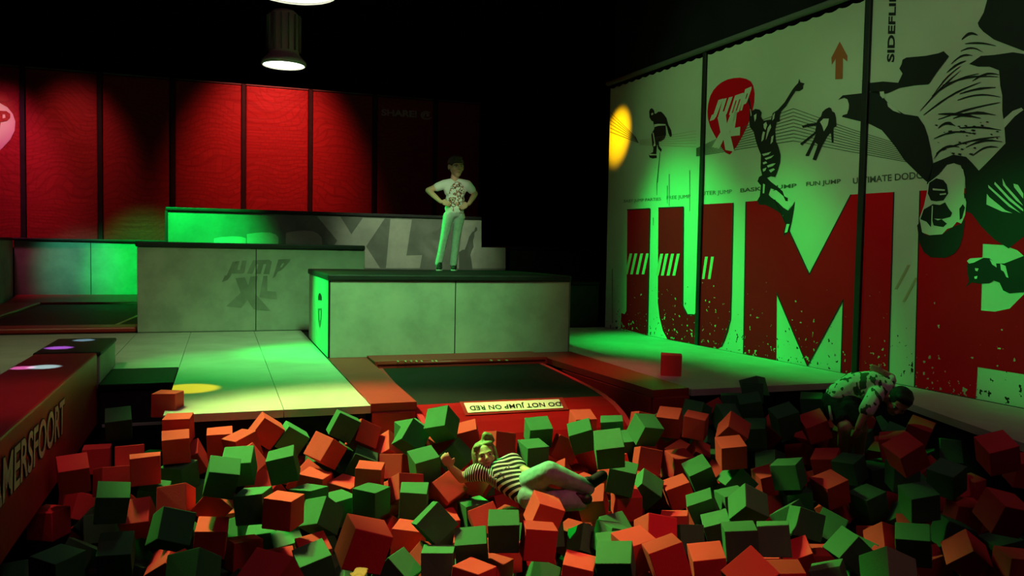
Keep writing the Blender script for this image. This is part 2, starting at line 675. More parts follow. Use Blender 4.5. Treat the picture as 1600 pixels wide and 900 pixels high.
def z4(pts):
    return [(1200 + x / 3, y / 3) for x, y in pts]


def z8(pts):
    return [(1200 + x / 3, 300 + y / 3) for x, y in pts]


def z3(pts):
    return [(800 + x / 3, y / 3) for x, y in pts]


def zf(pts):
    return [(1160 + x / 3.333, 110 + y / 3.333) for x, y in pts]


def zg(pts):
    return [(1400 + x / 3.6, 230 + y / 3.6) for x, y in pts]


def zt(pts):
    return [(1400 + x / 6, y / 6) for x, y in pts]


PRINT = []      # part name, layer, material, polygon px, holes px


def pr(name, layer, m, pts, holes=()):
    PRINT.append((name, layer, m, pts, holes))


# the giant word
pr('letter_j', 1, 'banner_red', [(980.5, 328), (1016, 326), (1012, 524), (970, 513), (971, 489), (976, 491), (979, 486)])
pr('letter_u', 1, 'banner_red', [(1029, 325), (1068, 323.3), (1067, 477), (1070, 486), (1074, 491.5), (1080, 493.5), (1085, 492), (1089, 484), (1092, 470),
                                 (1096.5, 319.5), (1146, 316.7), (1142, 500), (1138, 519), (1133, 533), (1128, 541.7), (1121, 549), (1080, 541), (1043, 530.5), (1036, 517), (1031, 497), (1028, 473)])
pr('letter_m', 1, 'banner_red', [(1166, 315), (1211, 312), (1265, 429), (1330, 304), (1397, 300), (1388, 606), (1314, 592), (1318, 468), (1262, 573), (1214, 457), (1213, 570), (1162, 559)])
pr('letter_p', 1, 'banner_red', [(1438, 298), (1560, 291), (1640, 286), (1690, 305), (1720, 350), (1725, 440), (1705, 520), (1660, 575), (1620, 588), (1528, 573.5), (1524, 642), (1428, 619)],
   [[(1536, 381), (1568, 383), (1590, 391), (1606, 405), (1612, 432), (1600, 460), (1578, 482), (1555, 487), (1533, 485)]])
# thin black outline on the right and lower side of the letters
for a, c in (((1016, 326), (1012, 521)), ((1068.3, 323.3), (1067, 477)), ((1146, 316.7), (1142, 500)), ((1397, 300), (1388, 600)), ((1438, 298), (1429, 616)),
             ((1166, 315), (1162, 556)), ((980, 328), (1016, 326)), ((1029, 325), (1068.3, 323.3)), ((1265, 429), (1330, 304)), ((1211, 312), (1265, 429)),
             ((1213.5, 457), (1262, 573)), ((1262, 573), (1318, 468)), ((1318, 468), (1314, 592)), ((1142, 500), (1128, 541.7)), ((1067, 477), (1074, 491.5)), ((1074, 491.5), (1086, 492))):
    dx, dy = c[0] - a[0], c[1] - a[1]
    l = math.hypot(dx, dy)
    nx, ny = dy / l * 0.9, -dx / l * 0.9
    pr('letter_outline', 2, 'ink', [(a[0] - nx, a[1] - ny), (c[0] - nx, c[1] - ny), (c[0] + nx, c[1] + ny), (a[0] + nx, a[1] + ny)])
for X in (984, 992, 1001, 1010, 1032, 1040, 1049, 1058):
    pr('hazard_stripe', 2, 'cream', [(X, 396.5), (X + 4.6, 396.3), (X - 2.5, 430.5), (X - 7, 430.7)] if X > 1020 else [(X, 396), (X + 4.2, 396), (X - 3, 428.5), (X - 7, 428.7)])
for X in (1102, 1111.5):
    pr('hazard_stripe', 2, 'cream', [(X, 401), (X + 4.5, 401), (X - 1, 436), (X - 5, 436)])
for X in (1123, 1135):
    pr('hazard_stripe', 2, 'banner_red', [(X, 402), (X + 4, 402), (X - 2, 437), (X - 6, 437)])
for X, yy in ((1418, 414), (1430, 434)):
    pr('tan_stripe', 1, 'tan', [(X, yy), (X + 5, yy), (X - 16, yy + 38), (X - 20, yy + 38)])
# arrow
pr('arrow', 1, 'arrow', z4([(337, 195), (373, 262), (372, 288), (352, 272), (350, 370), (316, 372), (318, 275), (300, 305), (298, 270)]))
# fan of thin lines
for i in range(10):
    ply = [(1088, 244 - i * 1.3), (1165, 231.5 - i * 3.8), (1240, 220 - i * 5.6), (1330, 237 - i * 3.9), (1418, 253 - i * 2.6)]
    for a, c in zip(ply, ply[1:]):
        pr('line_fan', 1, 'ink_soft', [(a[0], a[1] - .55), (c[0], c[1] - .55), (c[0], c[1] + .55), (a[0], a[1] + .55)])
for i in range(6):
    a, c = (953.5, 175 + i * 6.2), (994 + i * .8, 215 + i * 1.6)
    pr('line_fan', 1, 'ink', [(a[0], a[1] - .5), (c[0], c[1] - .5), (c[0], c[1] + .5), (a[0], a[1] + .5)])
    c2 = (1090, 217 + i * 3 - i)
    pr('line_fan', 1, 'tan', [(1000, 219 + i * 1.4), (1088, 204 + i * 5), (1088, 204.5 + i * 5), (1000, 219.6 + i * 1.4)])
# paint drips
for x, y0, y1 in ((1046, 272, 322), (1043, 290, 318), (1078, 266, 330), (1026.5, 286, 305), (957, 420, 505), (1021, 340, 352)):
    pr('paint_drip', 1, 'ink_soft', [(x - .5, y0), (x + .5, y0), (x + .3, y1), (x - .3, y1)])
pr('paint_drip', 1, 'ink_soft', [(1031, 238), (1032, 238), (1028, 285), (1026, 288)])
# hooded jumper
hz = lambda pts: [(940 + x / 4.5, 130 + y / 4.5) for x, y in pts]
pr('hooded_jumper_print', 1, 'ink', hz([(335, 200), (342, 182), (355, 175), (370, 190), (374, 215), (385, 212), (400, 200), (420, 200), (440, 220), (458, 245), (470, 290), (490, 330), (496, 365),
                                        (490, 378), (480, 375), (470, 350), (458, 300), (452, 298), (455, 360), (445, 390), (420, 408), (404, 410), (405, 440), (424, 465), (420, 485), (400, 462),
                                        (392, 430), (388, 460), (386, 500), (390, 525), (360, 530), (338, 522), (332, 500), (362, 485), (365, 455), (358, 440), (350, 360), (372, 320), (364, 270), (350, 262), (338, 240)]))
pr('hooded_jumper_print', 2, 'white', hz([(372, 290), (400, 286), (452, 288), (452, 297), (400, 300), (372, 310)]))
pr('hooded_jumper_print', 2, 'white', hz([(360, 345), (368, 350), (382, 440), (364, 446), (372, 420)]))
pr('hooded_jumper_print', 2, 'white', hz([(334, 496), (388, 500), (388, 506), (340, 508)]))
pr('hooded_jumper_print', 2, 'white', hz([(350, 215), (362, 206), (366, 220), (352, 226)]))
# leaping figure with a raised arm
pr('leaping_jumper_print', 2, 'ink', zf([(298, 42), (303, 62), (326, 68), (316, 78), (318, 95), (300, 108), (278, 108), (250, 150), (228, 188), (204, 212), (196, 240), (196, 265), (180, 270), (172, 310), (176, 370),
                                         (190, 400), (200, 440), (198, 480), (186, 520), (172, 556), (150, 552), (130, 560), (150, 580), (190, 610), (212, 630), (220, 655), (238, 665), (238, 682), (226, 680), (215, 655), (180, 625), (150, 615),
                                         (138, 648), (150, 660), (190, 690), (215, 715), (240, 730), (262, 705), (274, 682), (268, 730), (258, 790), (246, 840), (216, 864), (218, 830), (228, 795), (216, 775), (214, 755), (170, 725), (120, 700), (90, 700), (78, 680), (92, 655),
                                         (98, 600), (80, 578), (88, 555), (104, 546), (96, 510), (98, 440), (84, 405), (72, 370), (60, 320), (40, 295), (36, 250), (40, 190), (20, 140), (22, 118), (36, 140), (44, 170), (50, 212), (70, 200), (92, 205), (102, 220), (98, 240),
                                         (112, 262), (150, 256), (160, 222), (186, 205), (222, 165), (262, 100), (276, 82), (292, 66)]))
for q in ([(112, 280), (126, 268), (131, 285), (122, 310), (114, 300)], [(110, 318), (120, 322), (112, 360), (101, 372), (104, 340)], [(134, 300), (148, 280), (152, 296), (140, 322), (130, 350), (124, 362), (128, 330)], [(154, 345), (165, 338), (160, 372), (148, 384)],
          [(104, 436), (130, 430), (152, 424), (138, 438), (112, 446)], [(118, 458), (148, 448), (168, 440), (152, 456), (126, 466)], [(108, 480), (124, 474), (132, 482), (112, 490)], [(130, 496), (158, 486), (176, 484), (160, 498), (136, 506)], [(108, 514), (128, 506), (122, 522), (110, 528)], [(140, 520), (164, 510), (172, 516), (150, 532)],
          [(62, 235), (76, 225), (74, 250), (66, 268)], [(42, 200), (46, 205), (50, 232), (46, 240)], [(160, 235), (172, 220), (168, 250), (158, 262)], [(232, 800), (248, 800), (236, 842), (222, 846)], [(110, 590), (120, 595), (116, 640), (108, 640)]):
    pr('leaping_jumper_print', 3, 'white', zf(q))
pr('leaping_jumper_print', 1, 'white', zf([(130, 555), (160, 548), (205, 610), (240, 670), (262, 700), (236, 728), (215, 712), (150, 650), (140, 640), (152, 612)]))
# tumbling figure
pr('tumbling_jumper_print', 2, 'ink', z4([(250, 545), (256, 525), (270, 512), (288, 503), (298, 508), (302, 522), (314, 528), (320, 555), (322, 590), (308, 600), (309, 668), (300, 668), (296, 622), (280, 640), (256, 682), (226, 752), (210, 748), (235, 678), (222, 668), (192, 732), (176, 730),
                                          (214, 655), (226, 628), (160, 682), (151, 674), (222, 618), (228, 588), (165, 600), (160, 590), (190, 580), (228, 576), (236, 560)]))
pr('tumbling_jumper_print', 3, 'white', z4([(246, 572), (262, 556), (288, 556), (282, 586), (264, 616), (256, 590)]))
# big upside-down figure doing the side flip
pr('side_flip_figure_print', 2, 'ink', z4([(330, 468), (352, 447), (445, 437), (520, 425), (545, 460), (580, 500), (640, 535), (705, 545), (735, 590), (752, 640), (765, 700), (775, 765), (760, 850), (745, 852), (690, 800), (640, 750), (600, 690), (560, 640), (535, 610), (475, 580),
                                           (440, 570), (348, 548), (352, 540), (372, 534), (380, 510), (381, 490), (374, 466), (358, 458)]))
pr('side_flip_figure_print', 2, 'ink', z4([(440, 378), (485, 388), (540, 382), (612, 388), (632, 345), (617, 322), (628, 300), (632, 280), (650, 270), (740, 262), (800, 250), (825, 240), (850, 264), (800, 330), (755, 395), (690, 400), (620, 412), (560, 438), (520, 442), (480, 430)]))
pr('side_flip_figure_print', 3, 'white', z4([(526, 430), (545, 428), (550, 455), (540, 462), (528, 448)]))
pr('side_flip_figure_print', 3, 'white', z4([(560, 480), (600, 510), (625, 532), (590, 520), (565, 500)]))
# dark torso right of the shirt
pr('side_flip_figure_print', 2, 'ink', z4([(1029, -120), (1029, 0), (1012, 60), (985, 108), (990, 125), (1010, 148), (1060, 185), (1190, 235), (1260, 262), (1400, 300), (1478, 210), (1515, 80), (1490, -40), (1400, -120)]))
pr('side_flip_figure_print', 2, 'ink', z4([(945, 300), (1000, 262), (1060, 258), (1150, 245), (1400, 285), (1500, 350), (1535, 460), (1500, 600), (1425, 720), (1390, 880), (1350, 1000), (1300, 1080), (1230, 1085), (1130, 1165), (1060, 1120), (1000, 1060), (955, 1000), (925, 990), (928, 900), (925, 830), (905, 775), (872, 765), (835, 780), (800, 820), (775, 860),
                                           (745, 862), (775, 765), (870, 725), (930, 735), (960, 765), (990, 800), (1050, 740), (1115, 672), (1110, 600), (1100, 520), (1100, 450), (1090, 400), (1085, 330), (1040, 312), (985, 312)]))
pr('side_flip_figure_print', 3, 'white', z4([(1105, 560), (1150, 520), (1190, 505), (1200, 515), (1160, 545), (1110, 600)]))
# ribbed shirt folds (dark streaks over the pale shirt)
rs = random.Random(5)
for k, (x0, y0, x1, y1, wd) in enumerate(((715, 520, 905, 330, 9), (730, 540, 1000, 385, 10), (760, 470, 905, 310, 8), (800, 560, 1090, 480, 9), (770, 450, 990, 345, 8), (820, 400, 1080, 360, 10), (800, 535, 1000, 555, 16), (870, 555, 1070, 540, 14),
                                            (800, 600, 880, 590, 18), (900, 600, 1095, 610, 10), (780, 650, 960, 625, 9), (790, 720, 900, 690, 14), (850, 690, 1090, 640, 8), (780, 745, 840, 700, 12), (930, 690, 1100, 665, 9), (900, 440, 1070, 410, 9), (890, 470, 1090, 455, 8),
                                            (910, 185, 985, 165, 16), (925, 205, 1070, 215, 8), (905, 240, 1010, 245, 7), (860, 300, 960, 260, 9), (840, 340, 930, 285, 10), (960, 730, 1080, 690, 8), (960, 380, 1085, 350, 9))):
    n = 7
    up, dn = [], []
    for i in range(n + 1):
        t = i / n
        arch = -math.sin(t * PI) * (18 if k % 3 else 8)
        x, y = x0 + (x1 - x0) * t, y0 + (y1 - y0) * t + arch
        h = wd * math.sin(PI * min(1, t * .92 + .06)) * rs.uniform(.55, 1.0) * .5 + .8
        up.append((x, y - h))
        dn.append((x, y + h))
    pr('side_flip_figure_print', 3, 'ink', z4(up + dn[::-1]))
for k in range(34):
    x, y = rs.uniform(790, 1080), rs.uniform(570, 730)
    if x > 1000 and y > 700:
        continue
    s = rs.uniform(3, 11)
    pr('side_flip_figure_print', 3, 'ink', z4([(x - s, y), (x - s * .3, y - s * .5), (x + s, y - s * .3), (x + s * .5, y + s * .5)]))
# its face and hair
pr('side_flip_figure_print', 3, 'white', zg([(185, 200), (250, 150), (290, 100), (330, 90), (380, 125), (392, 180), (385, 260), (398, 310), (392, 380), (370, 430), (345, 420), (320, 450), (290, 460), (262, 490), (200, 498), (150, 480), (135, 400), (160, 330), (175, 260)]))
pr('side_flip_figure_print', 4, 'ink', zg([(122, 440), (138, 420), (150, 478), (180, 496), (262, 490), (330, 445), (372, 430), (392, 400), (380, 500), (362, 560), (330, 600), (280, 622), (200, 620), (160, 590), (136, 540)]))
pr('side_flip_figure_print', 4, 'ink', zg([(190, 200), (230, 175), (270, 185), (290, 210), (298, 260), (270, 300), (230, 305), (200, 300), (182, 260)]))
pr('side_flip_figure_print', 4, 'ink', zg([(160, 350), (195, 330), (210, 320), (250, 325), (280, 310), (300, 345), (320, 370), (310, 392), (260, 405), (290, 430), (270, 450), (215, 440), (205, 400), (200, 450), (175, 420), (140, 405)]))
for q in ([(210, 232), (280, 238), (278, 246), (212, 242)], [(250, 262), (285, 258), (286, 266), (252, 270)], [(206, 330), (212, 330), (208, 440), (202, 440)], [(218, 402), (262, 404), (240, 412)]):
    pr('side_flip_figure_print', 5, 'white', zg(q))
for q in ([(360, 345), (380, 320), (392, 340), (375, 400), (362, 410)], [(385, 260), (400, 262), (396, 285), (388, 290)]):
    pr('side_flip_figure_print', 4, 'ink', zg(q))
# hands
for q in ([(515, 262), (528, 280), (620, 355), (660, 372), (600, 362), (512, 322)], [(522, 212), (640, 318), (705, 372), (640, 335), (524, 228)], [(560, 195), (640, 280), (720, 350), (720, 362), (640, 300), (556, 208)], [(602, 175), (622, 215), (690, 290), (720, 330), (680, 300), (606, 215)], [(664, 205), (690, 212), (720, 262), (720, 290), (668, 225)]):
    pr('side_flip_figure_print', 4, 'white', zg(q))
pr('side_flip_figure_print', 3, 'ink', z8([(935, 345), (945, 318), (1000, 308), (1040, 310), (1070, 335), (1110, 335), (1200, 300), (1330, 235), (1430, 150), (1480, 330), (1400, 425), (1310, 466), (1200, 468), (1135, 475), (1105, 462), (1088, 425), (1060, 415), (1040, 428), (1000, 430), (958, 424), (925, 448), (945, 420), (938, 385)]))
for q in ([(402, 640), (420, 625), (500, 620), (440, 650), (415, 655)], [(448, 680), (468, 682), (462, 698), (450, 694)], [(444, 728), (462, 724), (458, 740), (446, 740)], [(530, 630), (566, 650), (570, 676), (545, 660)], [(590, 655), (620, 668), (636, 735), (624, 730), (610, 700), (594, 690)]):
    pr('side_flip_figure_print', 4, 'white', zg(q))
# round logo
pr('round_logo', 1, 'arrow' if False else 'banner_red', z3([(920, 560), (917, 520), (920, 490), (930, 450), (945, 422), (965, 400), (985, 385), (1010, 373), (1040, 366), (1070, 364), (1100, 370), (1120, 382), (1132, 402), (1138, 440), (1136, 480), (1128, 520), (1115, 562), (1100, 600), (1080, 640), (1055, 685), (1022, 725), (1002, 716), (985, 695), (965, 660), (945, 625), (930, 595)]))
LOGO_Q = (('J', z3([(928, 568), (962, 556), (992, 462), (952, 474)])), ('U', z3([(966, 556), (1012, 540), (1036, 452), (985, 466)])), ('M', z3([(1018, 540), (1070, 522), (1094, 432), (1040, 450)])), ('P', z3([(1070, 520), (1094, 512), (1128, 404), (1090, 420)])),
          ('X', z3([(942, 690), (1046, 712), (1060, 522), (960, 552)])), ('L', z3([(1018, 640), (1072, 634), (1070, 510), (1044, 524)])))

TEXTS = [('BABY JUMP PARTIES', [(975, 318), (1033, 314.5), (1033, 308.5), (975, 312)], 'ink_soft', .0), ('FREE JUMP', [(1042, 313.5), (1079, 311), (1079, 304), (1042, 306.5)], 'ink_soft', .0),
         ('PEUTER JUMP', [(1088, 308), (1144, 304), (1144, 296), (1088, 300)], 'ink_soft', .0), ('BASKET JUMP', [(1157, 302.5), (1245, 295), (1245, 286.5), (1157, 294.5)], 'ink_soft', .02),
         ('FUN JUMP', [(1260, 293), (1314, 288.5), (1314, 279.5), (1260, 284.5)], 'ink_soft', .02), ('ULTIMATE DODGEBALL', [(1333, 287.5), (1486, 275.5), (1486, 263), (1333, 278)], 'ink_soft', .02),
         ('SIDEFLIP', [(1397.5, 97), (1401, -12), (1390, -12), (1386, 97)], 'ink', .03)]


def banner(label, lo, hi):
    root = thing('printed_banner', wall_pt((lo + hi) / 2, 0, 0.0), label, 'banner')
    b = MB()
    z0, z1 = 0.0, 3.575
    # a laced tarp with a slightly scalloped top edge
    n = max(8, int((hi - lo) / 0.17))
    top = []
    for i in range(n * 4 + 1):
        s = lo + (hi - lo) * i / (n * 4)
        top.append((s, z1 - 0.02 * abs(math.sin(PI * i / 4))))
    outline = [(lo, z0), (hi, z0)] + top[::-1]
    b.prism([wall_pt(s, z, -0.05) for s, z in outline], WN * 0.05, M['banner'])
    b.build('banner_sheet', root)
    parts = {}
    for name, layer, mname, pts, holes in PRINT:
        poly = clip_s([p for p in Pp(pts)], lo + .004, hi - .004)
        if len(poly) < 3:
            continue
        off = 0.0012 + layer * 0.0016
        key = name if name not in ('hazard_stripe', 'tan_stripe', 'paint_drip') else (name, len(parts))
        mb = parts.setdefault(key, MB())
        hl = [h for h in (Pp(h) for h in holes) if min(p[0] for p in h) > lo and max(p[0] for p in h) < hi]
        mb.flat(poly, lambda s, z: wall_pt(s, max(z, 0.002), off), M[mname], hl)
    for name, mb in parts.items():
        mb.build(name if isinstance(name, str) else name[0], root)
    for s, q, mname, bold in TEXTS:
        mid = on_wall(*q[0])[0] * .5 + on_wall(*q[1])[0] * .5
        if lo < mid < hi or (s == 'ULTIMATE DODGEBALL' and hi < 6.3) or (s == 'ULTIMATE DODGEBALL' and lo > 6.2 and lo < 6.3):
            t = MB()
            vs, fs = text_tris(s, bold)
            a, c, d, e = (Vector(on_wall(*p)) for p in q)
            V = [(a.lerp(c, u)).lerp(e.lerp(d, u), v) for u, v in vs]
            mi = t.mi(M[mname])
            for f in fs:
                pl = [tuple(V[i]) for i in f]
                pl = clip_s(pl, lo + .004, hi - .004)
                if len(pl) >= 3:
                    try:
                        t.bm.faces.new([t.bm.verts.new(wall_pt(p[0], p[1], 0.003)) for p in pl]).material_index = mi
                    except ValueError:
                        pass
            if len(t.bm.faces):
                t.build('printed_text', root)
            else:
                t.bm.free()
    if lo < S1 - .1 and lo > 6:
        lg = MB()
        add_glyphs(lg, [(ch, [wall_pt(*on_wall(*p), 0.0045) for p in q]) for ch, q in LOGO_Q], M['white'])
        lg.build('logo_lettering', root)
    return root


banner('off-white printed banner with the yellow light spot, hooded jumper and red letter J', S1 + .03, SEND)
banner('off-white printed banner with the round red logo, orange arrow and red letter M', S2 + .035, S1 - .03)
banner('off-white printed banner with the giant upside-down figure above the red letter P', 2.4, S2 - .035)
for s, lab in ((S1, 'black upright post between the hooded jumper banner and the round logo banner'), (S2, 'black upright post crossing the letter M on the printed wall')):
    b = MB()
    b.hexa([wall_pt(s - .036, 0, -0.05), wall_pt(s + .036, 0, -0.05), wall_pt(s + .036, 0, .03), wall_pt(s - .036, 0, .03),
            wall_pt(s - .036, 3.6, -0.05), wall_pt(s + .036, 3.6, -0.05), wall_pt(s + .036, 3.6, .03), wall_pt(s - .036, 3.6, .03)], M['black_vinyl'], .008)
    tag(b.build('wall_post'), lab, 'post', 'black posts of the printed wall')

# ------------------------------------------------------------------ red padded wall at the back
YB = 17.6
edges = [-78, 36, 156.5, 269.5, 380.5, 485, 585.5, 680, 752]
RW = [at_y(p, 250, YB).x for p in edges]
ZT = 4.36
labs = ['red wall pad showing the edge of a white round logo, at the back wall end', 'red wall pad just right of the one with the white logo', 'dull brownish-red wall pad above the left low wall, dimmest of the lit pads',
        'red wall pad left of the hanging round lamp, above the bright green box end', 'bright red wall pad straight below the hanging round lamp', 'red wall pad between the brightest pad and the one with lettering',
        'dark red wall pad with faint pale lettering near its top', 'almost black wall pad behind the standing boy']
for i in range(8):
    x0, x1 = RW[i] + .045, RW[i + 1] - .045
    root = thing('wall_pad', ((x0 + x1) / 2, YB, 0), labs[i], 'wall pad', 'red pads of the back wall')
    b = MB()
    b.box((x0, YB, 1.0), (x1, YB + .10, ZT), M['red_wall'], .025)
    b.build('pad_cover', root)
    b = MB()
    b.box((x0, YB + .0, ZT + .012), (x1, YB + .05, ZT + .035), M['dull_grey'])
    b.build('top_rail', root)
    if i == 0:
        lg = MB()
        f = lambda px, py: at_y(px, py, YB - .006)
        lg.flat([(-60, 150), (-30, 146), (0, 161), (12, 168), (20, 178), (24, 190), (23, 204), (16, 218), (5, 230), (-8, 242), (-25, 258), (-50, 240), (-66, 205)], f, M['white'])
        f2 = lambda px, py: at_y(px, py, YB - .010)
        lg.flat([(-14, 215), (-8, 175), (0, 173), (10, 173.5), (16, 178), (16, 184), (11, 189), (1, 191), (-2, 215)], f2, M['red_wall'], [[(4, 178.5), (8, 178.5), (8.5, 184), (4, 185)]])
        lg.flat([(-40, 215), (-34, 176), (-12, 175), (-16, 214), (-24, 214), (-20, 185), (-28, 185), (-32, 215)], f2, M['red_wall'])
        lg.build('logo_print', root)
    if i == 6:
        t = MB()
        add_text(t, 'SHARE! @', [at_y(p[0], p[1], YB - .008) for p in ((596, 183.5), (675, 187.5), (675, 174), (596, 169.5))], M['white'], .04)
        t.build('lettering', root)
for i in range(1, 8):
    b = MB()
    b.box((RW[i] - .042, YB - .03, 0.9), (RW[i] + .042, YB + .12, ZT + .03), M['black_vinyl'], .01)
    tag(b.build('wall_post'), ['black post between the logo pad and its neighbour on the back wall', 'black post left of the dull brownish-red wall pad', 'black post above the left end of the green-lit far box',
                               'black post left of the brightest red wall pad', 'black post right of the brightest red wall pad', 'black post left of the wall pad with pale lettering', 'black post right of the pale lettering, behind the boy'][i - 1], 'post', 'black posts of the red back wall')

# ------------------------------------------------------------------ low padded walls round the left trampoline
def padded(name, label, cat, loc, boxes, top=None, m='concrete', seams=(), extra=None, group=None):
    root = thing(name, loc, label, cat, group)
    b = MB()
    for a, c in boxes:
        b.box(a, c, M[m], .012)
    b.build('panel', root)
    if top:
        b = MB()
        for a, c in top:
            b.box(a, c, M['black_vinyl'], .015)
        b.build('top_mat', root)
    if seams:
        b = MB()
        for a, c in seams:
            b.box(a, c, M['ink'])
        b.build('seam', root)
    return root


XL0 = at_y(22, 420, 17.2).x
xs = at_y(142, 420, 17.2).x
low = padded('low_wall', 'concrete-patterned low wall behind the left trampoline, half lit bright green', 'low wall', (-2.5, 17.2, 0),
             [((XL0, 17.2, 0), (-1.3, 17.5, 1.15))], [((XL0 - .02, 17.16, 1.15), (-1.0, 17.54, 1.20))], seams=[((xs - .006, 17.192, .05), (xs + .006, 17.21, 1.14))])
padded('low_wall', 'dim concrete-patterned low wall along the far left side of the left trampoline', 'low wall', (XL0 - .15, 14.5, 0),
       [((XL0 - .3, 12.2, 0), (XL0 - .01, 17.18, 1.15))], [((XL0 - .32, 12.16, 1.15), (XL0 + .0, 17.14, 1.20))])

# left trampoline
T = thing('trampoline', (-2.3, 14.2, 0), 'flat trampoline with black bed and red pads at the left, before the low walls', 'trampoline')
x0, x1, y0, y1 = XL0 + .05, -1.02, 11.45, 17.12
b = MB(); b.box((x0 + .3, y0 + .4, .005), (x1, y1 - .6, .03), M['jump_bed']); b.build('jump_bed', T)
b = MB(); b.box((x0, y0, 0), (x1, y0 + .42, .07), M['red_vinyl'], .02); b.build('front_pad', T)
b = MB(); b.hexa([(x0, y1 - .85, 0), (x1, y1 - .85, 0), (x1, y1, 0), (x0, y1, 0), (x0 + .0, y1 - .8, .07), (x1, y1 - .8, .07), (x1, y1, .16), (x0, y1, .16)], M['red_vinyl'], .015); b.build('back_pad', T)
b = MB(); b.box((x0, y0 + .43, 0), (x0 + .55, y1 - .86, .075), M['red_vinyl'], .02); b.build('side_pad', T)
b = MB(); b.hexa([(-1.38, y0 + .5, .031), (-1.33, y0 + .5, .031), (-1.02, 15.4, .031), (-1.07, 15.4, .031), (-1.38, y0 + .5, .034), (-1.33, y0 + .5, .034), (-1.02, 15.4, .034), (-1.07, 15.4, .034)], M['cream']); b.build('bed_stripe', T)

# ------------------------------------------------------------------ middle box (grey concrete print, black mat overhanging)
MY = 11.385
mr = at_y(570, 400, MY).x
ms = at_y(400, 450, MY).x
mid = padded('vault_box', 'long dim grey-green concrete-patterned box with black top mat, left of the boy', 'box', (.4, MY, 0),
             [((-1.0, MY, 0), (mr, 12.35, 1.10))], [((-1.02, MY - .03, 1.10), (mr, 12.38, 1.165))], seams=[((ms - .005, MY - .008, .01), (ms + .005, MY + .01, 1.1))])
lg = MB()
gz = lambda pts: [at_y(190 + x / 4.09, 320 + y / 4.09, MY - .004) for x, y in pts]
add_glyphs(lg, [('J', gz([(640, 495), (700, 470), (740, 365), (690, 360)])), ('U', gz([(700, 440), (800, 440), (800, 355), (715, 362)])), ('M', gz([(800, 440), (960, 445), (960, 350), (820, 355)])), ('P', gz([(965, 470), (1010, 440), (1088, 345), (990, 350)])),
                ('X', gz([(680, 650), (960, 680), (870, 455), (720, 470)])), ('L', gz([(880, 590), (1000, 605), (960, 450), (900, 455)]))], M['faded'])
lg.build('faded_logo_print', mid)

# far box wall with the big pale letters
XY = 12.8
xa, xb, xc = at_y(262, 340, XY).x, at_y(752, 350, XY).x, at_y(790, 400, XY).x
far = thing('vault_box', (1.8, XY, 0), 'far concrete-patterned box with giant pale letters X and L, behind the black-topped boxes', 'box')
b = MB()
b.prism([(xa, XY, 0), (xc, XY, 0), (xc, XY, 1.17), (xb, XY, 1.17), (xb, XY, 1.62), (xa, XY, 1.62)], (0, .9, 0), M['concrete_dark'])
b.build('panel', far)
b = MB()
b.box((xa - .03, XY - .03, 1.62), (xb + .0, XY + .93, 1.67), M['black_vinyl'], .012)
b.box((xa - .035, XY - .02, 0.0), (xa - .001, XY + .92, 1.62), M['black_vinyl'])
b.build('black_edging', far)
f = lambda px, py: at_y(px, py, XY - .004)
g = lambda px, py: at_y(px, py, XY - .007)
z5 = lambda pts: [(500 + x / 5, 310 + y / 5) for x, y in pts]
z6 = lambda pts: [(190 + x / 4.09, 320 + y / 4.09) for x, y in pts]
lt = MB()
lt.flat([(495, 337.4), (532, 338.6), (549, 366), (567, 340.4), (601, 341.6), (572, 385), (594, 419), (560, 419), (548, 397), (530, 419), (498, 419), (527, 376)], f, M['concrete_light'])
lt.build('giant_letter', far)
lt = MB()
lt.flat([(610, 342), (643.6, 343), (635, 399.4), (659.6, 398.6), (656, 419), (603, 419)], f, M['concrete_light'])
lt.build('giant_letter', far)
lt = MB()
lt.flat(z6([(590, 240), (592, 215), (640, 206), (700, 202), (765, 204), (795, 214), (795, 330), (590, 330)]), f, M['concrete_light'])
lt.build('giant_letter', far)
lt = MB()
lt.flat(z6([(800, 330), (800, 188), (850, 180), (900, 176), (950, 178), (985, 190), (1002, 208), (1003, 330)]), f, M['concrete_light'])
lt.build('giant_letter', far)
lt = MB()
lt.flat(z6([(1048, 330), (1050, 180), (1100, 170), (1160, 164), (1220, 168), (1255, 184), (1278, 210), (1286, 330)]), f, M['concrete_light'])
lt.build('giant_letter', far)
lt = MB()
lt.flat([(724, 342.5), (752.3, 342), (752.3, 386.5), (790, 387), (790, 419.5), (714, 419.5)], f, M['concrete_light'])
lt.build('giant_letter', far)
fg = MB()
fg.flat(z5([(1215, 222), (1228, 230), (1228, 250), (1207, 268), (1205, 300), (1195, 330), (1200, 380), (1185, 410), (1175, 440), (1185, 500), (1192, 560), (1150, 560), (1085, 560), (1085, 420), (1110, 402), (1130, 400), (1150, 350), (1165, 300), (1190, 262), (1205, 255)]), g, M['graffiti'])
fg.build('dancing_figure_print', far)

# ------------------------------------------------------------------ front box the boy stands on
BX0, BX1, BY0, BY1, BH = 1.035, 3.70, 8.44, 10.42, 0.865
bs = at_y(711, 500, BY0).x
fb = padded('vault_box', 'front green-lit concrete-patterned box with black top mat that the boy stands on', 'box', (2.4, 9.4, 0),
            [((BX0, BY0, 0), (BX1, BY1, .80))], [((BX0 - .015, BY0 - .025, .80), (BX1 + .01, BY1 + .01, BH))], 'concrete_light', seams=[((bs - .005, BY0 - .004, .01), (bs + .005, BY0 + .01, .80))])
b = MB()
b.box((BX0 - .004, BY0 - .006, 0), (BX0 + .014, BY0 + .02, .80), M['ink'])
b.build('corner_edging', fb)
b = MB()
b.box((BX1 - .012, BY0 - .006, 0), (BX1 + .004, BY0 + .02, .80), M['dull_grey'])
b.build('corner_edging', fb)
lg = MB()
sx = lambda px, py: at_x(px, py, BX0 - .004)
